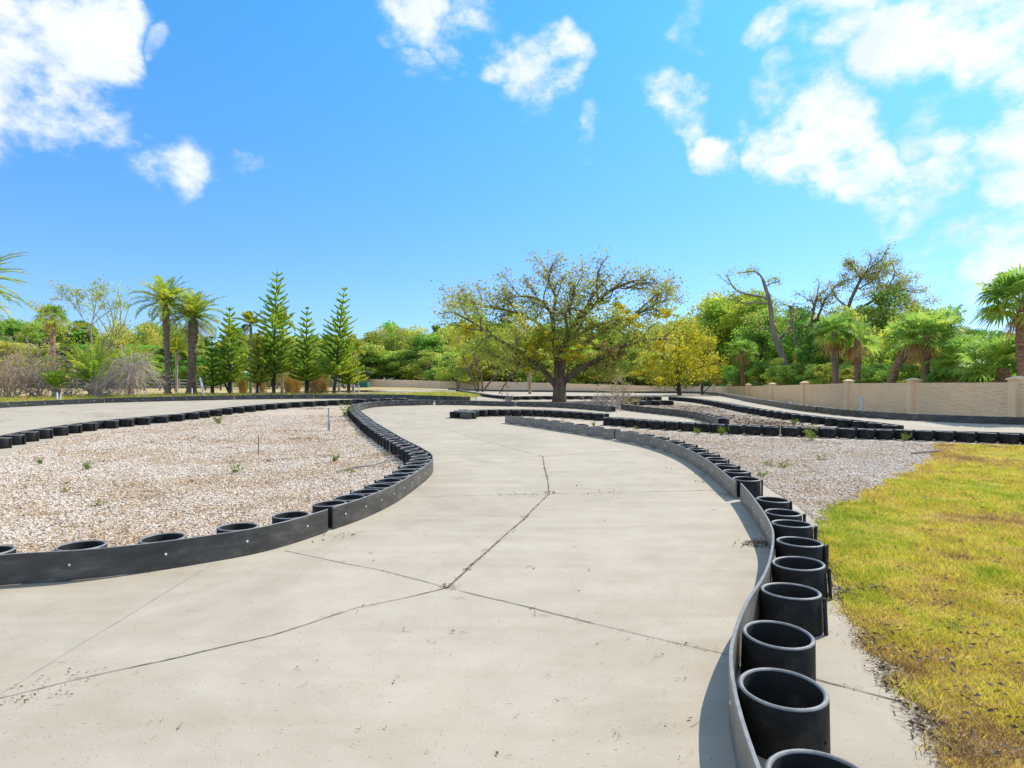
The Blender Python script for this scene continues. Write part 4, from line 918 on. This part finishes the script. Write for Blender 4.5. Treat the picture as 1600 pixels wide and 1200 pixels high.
brush('brush_pile', 'lower tangle of cut grey branches left of the arched heap', 160, 36, 100, 52, 165, 30, M['greywood'], 'brush pile', -.2, level=2, droop=1.2)
DB = px(955, 641)[1]
brush('brush_pile', 'brown heap of dead twigs right of the oak trunk', 940, DB + .8, 90, 30, 166, 36, M['twig'], 'brush pile', .1, level=2, droop=1.0)
brush('brush_pile', 'fallen dry oak branches spreading right of the twig heap', 965, DB + 1.5, 70, 48, 167, 14, M['twig'], 'brush pile', .2, leaves_m=M['oakbrown'], level=2, droop=.6)
brush('dry_shrub', 'small twiggy shrub on the mulch left of the oak trunk', 795, px(795, 630)[1], 40, 18, 168, 14, M['twig'], 'shrub', level=1, droop=.6)
def clump(label, x, D, hpx, seed, n=120):
    r = np.random.default_rng(seed); b = gx(x, D); k = D / F_PX; mb = MB()
    for i in range(n):
        p = r.normal(0, .16, 2); P, _ = bend((p[0], p[1], 0), (r.normal(0, .22), r.normal(0, .22), 1), hpx * k * r.uniform(.5, 1.1), 4, r, .07, -.03); tube(mb, P, [.014, .014, .012, .009, .004], 3, cap=False)
    o = mb.build('grass_clump', M['drygrass']); o.location = b; return tag(o, label, 'grass clump', 'dry grass clumps between the conifers')
for i, (x, lab) in enumerate([(408, 'tan dry grass clump left of the tallest conifer trunk'), (452, 'tan dry grass clump left of the narrow conifer'), (462, 'tan dry grass clump touching the narrow conifer'), (492, 'tan dry grass clump right of the narrow conifer'), (505, 'tan dry grass clump left of the curved-tip conifer'), (380, 'sparse tan grass clump right of the bushy conifer')]):
    clump(lab, x, 43 + i % 3 * .6, 30 + (i * 7) % 9, 171 + i)

# ---- weeds
def weed_proto(seed, n, h, tall):
    r = np.random.default_rng(seed); t = thing('weed', 'x', 'weed'); W = MB(); Lf = MB()
    for i in range(n):
        P, _ = bend((r.normal(0, .02), r.normal(0, .02), 0), (r.normal(0, .5), r.normal(0, .5), tall), h * r.uniform(.6, 1.1), 5, r, .15); tube(W, P, np.linspace(.004, .0015, 6), 4, cap=False)
        leaves(Lf, leafpts(P[1:], 5, h * .09, r), h * .17, 0, .42, .3, r)
    W.build('stems', M['weed'], t); Lf.build('leaves', M['weed'], t); return t
wp = [weed_proto(181, 8, .30, 1.0), weed_proto(182, 5, .42, 1.6), weed_proto(183, 6, .16, .5)]
for x, y, k, s, lab in [(343, 664, 0, 1.0, 'leafy green weed at the back edge of the gravel bed'), (538, 652, 1, 1.3, 'tall thin weed at the pointed end of the gravel bed'), (364, 743, 1, .55, 'small upright weed left of the rusty rod'), (522, 724, 0, .62, 'small leafy weed in the gravel beyond the fallen branch'), (64, 728, 0, .5, 'faint small weed at the left back of the gravel'), (136, 738, 0, .6, 'yellowish weed in the middle left of the gravel'),
                         (548, 742, 2, .8, 'low weed beside the fallen branch'), (1092, 681, 0, .75, 'green weed at the foot of the touching pipes, left of a bigger one'), (1128, 682, 0, .95, 'bushy green weed against the touching pipes'), (1270, 690, 1, .95, 'tall bright weed standing in front of the pipe row near the lawn'), (1415, 692, 1, .55, 'dry thin weed by the pipe row at the lawn corner'), (1240, 666, 0, .8, 'green weed behind the pipe row'), (880, 665, 2, 1.6, 'yellow-green weed tuft between the two barriers'), (928, 668, 0, .6, 'bright weed between the barriers by the kink'), (995, 673, 0, .5, 'small weed at the pipe feet beside the kink'),
                         (1226, 734, 2, 1.2, 'lone green weed in the right gravel'), (1200, 730, 2, .9, 'pale weed in the right gravel near the barrier'), (1192, 748, 2, 1.1, 'low weed touching the sunlit pipes'), (1283, 722, 2, 1.0, 'flat weed in the right gravel near the lawn'), (103, 772, 2, .7, 'flat green weed in the near left gravel'), (155, 795, 2, .8, 'bright flat weed in the near middle gravel')]:
    X, Y = px(x, y); dup(wp[k], (X, Y, float(zt(X, Y)) + .035), RNG.uniform(0, 6.28), s, lab, 'weeds in the gravel')
for p in wp: drop(p)

# ---- small hardware
def post(name, label, cat, x, y, hpx, r, mat, lean=0, group=None, sides=8, D=None, cap=False):
    X, Y = px(x, y) if D is None else (gx(x, D)[0], D); z = float(zt(X, Y)) + .03; h = hpx * Y / F_PX; mb = MB()
    tube(mb, [(0, 0, -.05), (lean * .5 * h, 0, h * .5), (lean * h, 0, h)], [r, r, r * .97], sides)
    if cap: box(mb, (lean * h, 0, h), (r * 3.2, r * 3.2, r * .9)); box(mb, (0, 0, h * .2), (r * 3, r * 1.2, h * .4))
    o = mb.build(name, mat); o.location = (X, Y, z); return tag(o, label, cat, group)
post('metal_post', 'short grey metal post standing in the gravel bed', 'post', 514, 675, 35, .022, M['galv'], -.02, cap=True)
post('rusty_rod', 'thin rusty rod standing in the gravel bed', 'rod', 404, 714, 33, .011, M['rust'], 0, sides=6)
post('wooden_pole', 'plain brown wooden pole in front of the back wall', 'pole', 828, 613, 42, .17, M['postwood'], -.01, D=66)
post('white_stake', 'left of the two short white stakes at the verge', 'stake', 89, 625, 13, .05, M['white'], 0, 'white stakes behind the left barrier', D=33)
post('white_stake', 'right of the two short white stakes at the verge', 'stake', 94, 625, 11, .04, M['white'], .1, 'white stakes behind the left barrier', D=33)
post('white_stake', 'white stake at the foot of the right date palm', 'stake', 300, 617, 13, .04, M['white'], 0, 'white stakes behind the left barrier', D=38)
post('white_stake', 'leaning white pipe right of the right date palm', 'stake', 319, 619, 29, .07, M['white'], -.22, 'white stakes behind the left barrier', D=38.5)
post('white_stake', 'thin white stake right of the conifer row', 'stake', 561, 617, 14, .03, M['white'], 0, 'white stakes behind the left barrier', D=41)
post('white_stake', 'thin white stake left of the tallest conifer', 'stake', 405, 618, 13, .03, M['white'], 0, 'white stakes behind the left barrier', D=40.5)
post('marker_stake', 'left of two grey marker stakes before the green verge', 'stake', 732, 628, 8, .035, M['galv'], 0, 'grey marker stakes', D=38.3)
post('marker_stake', 'right of two grey marker stakes before the green verge', 'stake', 744, 628, 7, .035, M['galv'], 0, 'grey marker stakes', D=38.0)
mb = MB(); b = gx(1345, 27); P0, P1, P2 = at(1343, 650, 30.5), at(1347, 618, 31.5), at(1349, 650, 30.8)
tube(mb, [P0, P1], .022, 6); tube(mb, [P2, P1 + [.05, .02, -.1]], .022, 6)
tag(mb.build('blue_pipe', M['bluepipe'], loc=P0), 'pale blue pipe leaning on the beige wall', 'pipe')
rk = np.random.default_rng(201)
mb = MB(); P = np.array([(*px(x, y), 0) for x, y in [(527, 742), (550, 737), (590, 735), (620, 722), (640, 712)]]); P[:, 2] = zt(P[:, 0], P[:, 1]) + np.array([.05, .08, .1, .12, .07])
P = chaikin(P, 2); R = np.linspace(.022, .008, len(P)); tube(mb, P, R, 6); sprout(mb, [], P, R, 1, rk, 5, .2, .2, .05, .3, minr=.004)
tag(mb.build('fallen_branch', M['greywood'], loc=P[0]), 'long curved dead branch lying on the left gravel', 'branch')
mb = MB(); P = np.array([(*px(x, y), 0) for x, y in [(1425, 713), (1445, 711), (1468, 709)]]); P[:, 2] = zt(P[:, 0], P[:, 1]) + .07; tube(mb, chaikin(P, 2), .025, 6)
tag(mb.build('fallen_branch', M['greywood'], loc=P[0]), 'short stick lying at the corner of gravel and lawn', 'branch')
def tarp(label, x, y, wpx, hpx, seed):
    r = np.random.default_rng(seed); X, Y = px(x, y); k = Y / F_PX; mb = MB(); n = 14
    u, v = np.meshgrid(np.linspace(-1, 1, n), np.linspace(-1, 1, n)); hh = np.clip(1 - u ** 2 - v ** 2, 0, 1) ** .7 * (1 + .35 * np.sin(u * 5 + v * 3)) * hpx * k + r.normal(0, .015, u.shape) - .05
    i = np.arange(n * n).reshape(n, n); mb.add(np.stack([u.ravel() * wpx * k, v.ravel() * .4, hh.ravel()], 1), np.stack([i[:-1, :-1], i[:-1, 1:], i[1:, 1:], i[1:, :-1]], -1).reshape(-1, 4))
    o = mb.build('black_tarp', M['tarp'], smooth=True); o.location = (X, Y, float(zt(X, Y))); return tag(o, label, 'tarp', 'black tarps at the wall foot')
tarp('crumpled black sheet at the wall foot, taller lump', 1228, 637, 12, 9, 1); tarp('flat black sheet at the wall foot, nearer lump', 1286, 645, 12, 6, 2)

# ---- walls
def wline(Y): return 18.3 + .0988 * (Y - 22)
wall = thing('precast_wall', 'beige precast wall with rough stone-look panels and capped posts at right', 'wall', (wline(22), 22, 0))
WY = [8.6, 15.3, 22.0] + [22 + 6.72 * k for k in range(1, 13)]
top = lambda Y: float(np.interp(Y, [8, 22, 35, 42, 54, 67, 105], [1.76, 1.76, 1.75, 1.66, 1.52, 1.44, 1.30]))
dW = unit(np.array([.0988, 1.0])); angW = math.atan2(dW[1], dW[0]); nW = np.array([-dW[1], dW[0]])
for k, Y in enumerate(WY):
    c = np.array([wline(Y), Y]); mb = MB(); h = top(Y) + .09
    box(mb, (c[0] - wline(22), c[1] - 22, h / 2 - .2), (.40, .42, h + .4), rz=angW)
    p = mb.build('post', M['wallcap'], wall)
    mb = MB(); box(mb, (c[0] - wline(22), c[1] - 22, h + .035), (.50, .52, .06), rz=angW); box(mb, (c[0] - wline(22), c[1] - 22, h + .10), (.46, .48, .08), rz=angW, taper=.3); cp = mb.build('cap', M['wallcap'], p)
    if k < len(WY) - 1:
        Y2 = WY[k + 1]; e = np.array([wline(Y2), Y2]); a = c + dW * .204; b2 = e - dW * .204; mb = MB(); th = .07
        V = []
        for q, yy in ((a, Y), (b2, Y2)):
            for s in (1, -1):
                for z in (-.3, top(yy)): V.append((q[0] + nW[0] * th * s - wline(22), q[1] + nW[1] * th * s - 22, z))
        mb.add(V, [(0, 1, 5, 4), (2, 6, 7, 3), (1, 3, 7, 5), (0, 4, 6, 2), (0, 2, 3, 1), (4, 5, 7, 6)]); mb.build('panel', M['wallpanel'], wall)
bw = thing('boundary_wall', 'long low plain tan wall across the far field behind the oak', 'wall', (0, 110, .6))
BW = [((560, 150), 592), ((680, 118), 595), ((760, 112), 596), ((830, 108), 597.5), ((1000, 103), 602.5), ((1060, 101), 604)]
wx = np.array([gx(*p)[0] for p, _ in BW]); wy = np.array([p[1] for p, _ in BW], float); wz = np.array([EYE + (600 - t_) / F_PX * p[1] for p, t_ in BW])
S = resample(np.column_stack([wx, wy, wz]), 3.8); B0 = np.array([0, 110, .6])
for k in range(len(S)):
    mb = MB(); z0, z1 = float(zt(S[k, 0], S[k, 1])) - .3, S[k, 2] + .08; box(mb, np.array([S[k, 0], S[k, 1], (z0 + z1) / 2]) - B0, (.28, .28, z1 - z0)); mb.build('post', M['backwall'], bw)
    if k < len(S) - 1:
        mb = MB(); a, b2 = S[k], S[k + 1]; d = unit((b2 - a)[:2]); n_ = np.array([-d[1], d[0]]) * .06; V = []
        for q in (a, b2):
            for s in (1, -1):
                for z in (float(zt(q[0], q[1])) - .3, q[2]): V.append((q[0] + n_[0] * s, q[1] + n_[1] * s - 110, z - .6))
        mb.add(V, [(0, 1, 5, 4), (2, 6, 7, 3), (1, 3, 7, 5), (0, 4, 6, 2), (0, 2, 3, 1), (4, 5, 7, 6)]); mb.build('panel', M['backwall'], bw)

# ---- far small buildings and fence at left
b = gx(566, 120); k = 120 / F_PX
kio = thing('open_shed', 'open dark-roofed shed with teal lower boards at the left end of the tan wall', 'shed', b)
for sx in (-1, 1):
    for sy in (-1, 1):
        mb = MB(); box(mb, (sx * 1.15, sy * 1.0, 1.35), (.14, .14, 2.9)); mb.build('post', M['roofdark'], kio)
mb = MB(); box(mb, (0, 0, 2.95), (3.0, 2.8, .16)); box(mb, (0, 0, 3.1), (2.7, 2.5, .14), taper=.8); mb.build('roof', M['roofdark'], kio)
for sx, sy, w_, d_ in ((0, -1.09, 2.4, .05), (-1.25, 0, .05, 2.1), (1.25, 0, .05, 2.1)):
    mb = MB(); box(mb, (sx, sy, .55), (w_, d_, 1.1)); mb.build('lower_board', M['tealpaint'], kio)
b = gx(384, 80)
cab = thing('site_toilet', 'bright green upright cabin glimpsed behind the conifers', 'cabin', b)
mb = MB(); box(mb, (0, 0, 1.1), (1.2, 1.2, 2.2)); mb.build('body', M['greenpaint'], cab); mb = MB(); box(mb, (0, 0, 2.29), (1.3, 1.3, .16), taper=.75); mb.build('roof', M['white'], cab)
mb = MB(); box(mb, (0, -.615, 1.05), (.8, .03, 1.9)); dr = mb.build('door', M['greenpaint'], cab); mb = MB(); box(mb, (.3, -.645, 1.05), (.06, .03, .2)); mb.build('handle', M['galv'], dr)
b = gx(543, 125)
trk = thing('parked_van', 'small white van parked far off beside the open shed', 'van', b, rz=.3)
mb = MB(); box(mb, (0, 0, 1.15), (4.2, 1.8, 1.5)); box(mb, (1.7, 0, .75), (1.6, 1.78, .8)); mb.build('body', M['white'], trk)
mb = MB(); box(mb, (.9, -.91, 1.45), (1.5, .03, .5)); mb.build('window', M['glass'], trk)
for sx in (-1.3, 1.4):
    for sy in (-.85, .85):
        mb = MB(); tube(mb, [(sx, sy - .1, .34), (sx, sy + .1, .34)], .34, 14); mb.build('wheel', M['tyre'], trk)
def railfence(label, x0, x1, D, h, rails, mat, n, r):
    a, c = gx(x0, D), gx(x1, D); t = thing('rail_fence', label, 'fence', a); P = np.linspace(a, c, n) - a
    for p in P: mb = MB(); box(mb, p + [0, 0, h / 2], (.14, .14, h + .1)); mb.build('post', mat, t)
    for j in range(rails):
        z = h * (j + 1) / rails - .1; mb = MB(); tube(mb, [P[0] + [0, -.09, z], P[-1] + [0, -.09, z]], r, 4); mb.build('rail', mat, t)
railfence('dark rail fence across the dry field behind the shrubs', -60, 345, 66, 1.2, 3, M['fencewood'], 18, .04)
railfence('pale weathered rail fence farther back across the left field', 60, 560, 92, 1.4, 3, M['smoothtrunk'], 26, .09)

# ------------------------------------------------------------------ light, sky, camera
SUN_AZ, SUN_EL = math.radians(54), math.radians(47)       # azimuth from +Y (view direction) towards +X
sd = Vector((math.sin(SUN_AZ) * math.cos(SUN_EL), math.cos(SUN_AZ) * math.cos(SUN_EL), math.sin(SUN_EL)))
sl = bpy.data.lights.new('sun', 'SUN'); sl.energy = 3.5; sl.angle = math.radians(.6); sl.color = (1, .93, .80)
so = bpy.data.objects.new('sun', sl); C.objects.link(so); so.rotation_euler = sd.to_track_quat('Z', 'Y').to_euler()

w = bpy.data.worlds.new('World'); bpy.context.scene.world = w; w.use_nodes = True; nt = w.node_tree; L = nt.links
bg = nt.nodes['Background']; bg.inputs[1].default_value = .15
sky = nn(nt, 'ShaderNodeTexSky', sky_type='NISHITA', sun_disc=False); sky.sun_elevation = SUN_EL; sky.sun_rotation = SUN_AZ
sky.air_density = 1.0; sky.dust_density = .35; sky.ozone_density = 2.2
tc = nn(nt, 'ShaderNodeTexCoord'); V = tc.outputs['Generated']
sx = nn(nt, 'ShaderNodeSeparateXYZ'); L.new(V, sx.inputs[0])
rt = ramp(nt, [(0, (.42, .53, .80)), (.2, (.38, .62, .91)), (.5, (.33, .84, 1.06))]); L.new(sx.outputs[2], rt.inputs[0])
tint = mixrgb(nt, 1.0, sky.outputs[0], rt.outputs[0], 'MULTIPLY')
def mth(op, a, b=None, c=None, clamp=False):
    n = nn(nt, 'ShaderNodeMath', operation=op, use_clamp=clamp)
    for i, s in enumerate((a, b, c)):
        if s is None: continue
        if hasattr(s, 'links'): L.new(s, n.inputs[i])
        else: n.inputs[i].default_value = s
    return n.outputs[0]
nz = nn(nt, 'ShaderNodeTexNoise', i_Scale=10.0, i_Detail=12.0, i_Roughness=.62, i_Distortion=.1); mpn = nn(nt, 'ShaderNodeMapping'); mpn.inputs['Scale'].default_value = (1, 1, 1.5); L.new(V, mpn.inputs[0]); L.new(mpn.outputs[0], nz.inputs['Vector'])
# cloud banks: directions in the sky with an angular radius and weight
BANKS = [(0, 25, 5.0, 1.0), (70, 35, 4.2, .95), (110, 80, 2.2, .7), (-60, 110, 6.0, .9), (5, 180, 2.2, .7), (110, 205, 2.4, .68), (145, 235, 1.8, .6), (265, 250, 2.7, .66), (375, 265, 1.6, .4), (225, 55, 1.4, .4), (640, 5, 3.2, .7), (740, 45, 3.6, .62), (850, 112, 3.4, .78), (790, 85, 2.6, .6), (665, 112, 2.0, .55), (1055, 165, 3.0, .66), (930, 215, 1.6, .5),
         (1290, 225, 4.2, 1.0), (1210, 240, 3.6, 1.0), (1360, 255, 2.8, .9), (1110, 250, 2.6, .85), (1430, 300, 3.0, .7), (1400, 340, 2, .55), (1570, 250, 4.0, .95), (1570, 390, 3.8, .85), (1490, 410, 2.4, .55), (1300, 10, 3.6, .75), (1420, 40, 4.2, .95), (1540, 40, 4.4, .9), (1580, 130, 3.2, .8), (1270, 135, 2.8, .55), (1120, 15, 1.8, .4), (1720, 330, 7, .95), (1480, 190, 2.8, .5), (1660, 170, 5, .8)]
BANKS = [(np.array([(x - 800) / F_PX, 1, (600 - y) / F_PX]), r, t_) for x, y, r, t_ in BANKS]
for az, el, r, t_ in [(-100, 35, 16, 1), (-75, 55, 12, .9), (-130, 25, 14, 1), (-160, 45, 16, 1), (170, 25, 14, .9), (140, 50, 16, 1), (120, 25, 12, .9), (95, 60, 12, .8), (-110, 70, 14, .9), (-90, 15, 12, .9), (200, 70, 14, .9), (-60, 25, 8, .8), (75, 20, 9, .8), (-45, 60, 12, .8), (-70, 15, 8, .9), (-115, 12, 10, .9), (-140, 60, 12, .9), (180, 50, 14, 1), (160, 12, 10, .9)]:      # unseen clouds beside and behind the camera, added as neutral fill light
    az, el = math.radians(az), math.radians(el); BANKS.append((np.array([math.sin(az) * math.cos(el), math.cos(az) * math.cos(el), math.sin(el)]), r, t_))
acc = None
nzw = nn(nt, 'ShaderNodeTexNoise', i_Scale=9.0, i_Detail=6.0); L.new(V, nzw.inputs['Vector'])
wv = nn(nt, 'ShaderNodeVectorMath', operation='MULTIPLY_ADD'); L.new(nzw.outputs['Color'], wv.inputs[0]); wv.inputs[1].default_value = (.22, .22, .16); 
sub = nn(nt, 'ShaderNodeVectorMath', operation='SUBTRACT'); L.new(V, sub.inputs[0]); sub.inputs[1].default_value = (.11, .11, .08); L.new(sub.outputs[0], wv.inputs[2])
wn = nn(nt, 'ShaderNodeVectorMath', operation='NORMALIZE'); L.new(wv.outputs[0], wn.inputs[0])
for d, rdeg, wt in BANKS:
    d = unit(d); dp = nn(nt, 'ShaderNodeVectorMath', operation='DOT_PRODUCT'); L.new(wn.outputs[0], dp.inputs[0]); dp.inputs[1].default_value = d
    mr = nn(nt, 'ShaderNodeMapRange', interpolation_type='SMOOTHSTEP'); mr.inputs[1].default_value = math.cos(math.radians(rdeg * 1.35)); mr.inputs[2].default_value = math.cos(math.radians(rdeg * .15)); mr.inputs[4].default_value = wt
    L.new(dp.outputs['Value'], mr.inputs[0]); acc = mr.outputs[0] if acc is None else mth('MAXIMUM', acc, mr.outputs[0])
dens = mth('ADD', acc, mth('MULTIPLY', mth('MULTIPLY', mth('SUBTRACT', nz.outputs['Fac'], .54), 3.0), mth('MINIMUM', mth('MULTIPLY', acc, 1.6), 1.0)))
mr = nn(nt, 'ShaderNodeMapRange', interpolation_type='SMOOTHSTEP'); mr.inputs[1].default_value = .14; mr.inputs[2].default_value = .98; L.new(dens, mr.inputs[0])
cl = mth('MULTIPLY', mr.outputs[0], .95)
n2 = nn(nt, 'ShaderNodeTexNoise', i_Scale=11.0, i_Detail=8.0); L.new(V, n2.inputs['Vector'])
rc = ramp(nt, [(.33, (3.7, 4.05, 4.6)), (.62, (4.75, 4.8, 4.95))]); L.new(n2.outputs['Fac'], rc.inputs[0])
L.new(mixrgb(nt, cl, tint, rc.outputs[0]), bg.inputs[0])

cam = bpy.data.cameras.new('camera'); cam.sensor_width = 36; cam.lens = 36 * F_PX / 1600; cam.clip_start = .05; cam.clip_end = 10000
co = bpy.data.objects.new('camera', cam); C.objects.link(co); co.location = (0, 0, EYE); co.rotation_euler = (PI / 2, 0, 0)
sc = bpy.context.scene; sc.camera = co
sc.view_settings.view_transform = 'Standard'; sc.view_settings.look = 'None'; sc.view_settings.gamma = 1; sc.view_settings.exposure = .68
sc.render.engine = 'CYCLES'; sc.cycles.max_bounces = 8; sc.cycles.transparent_max_bounces = 8; sc.cycles.use_denoising = True
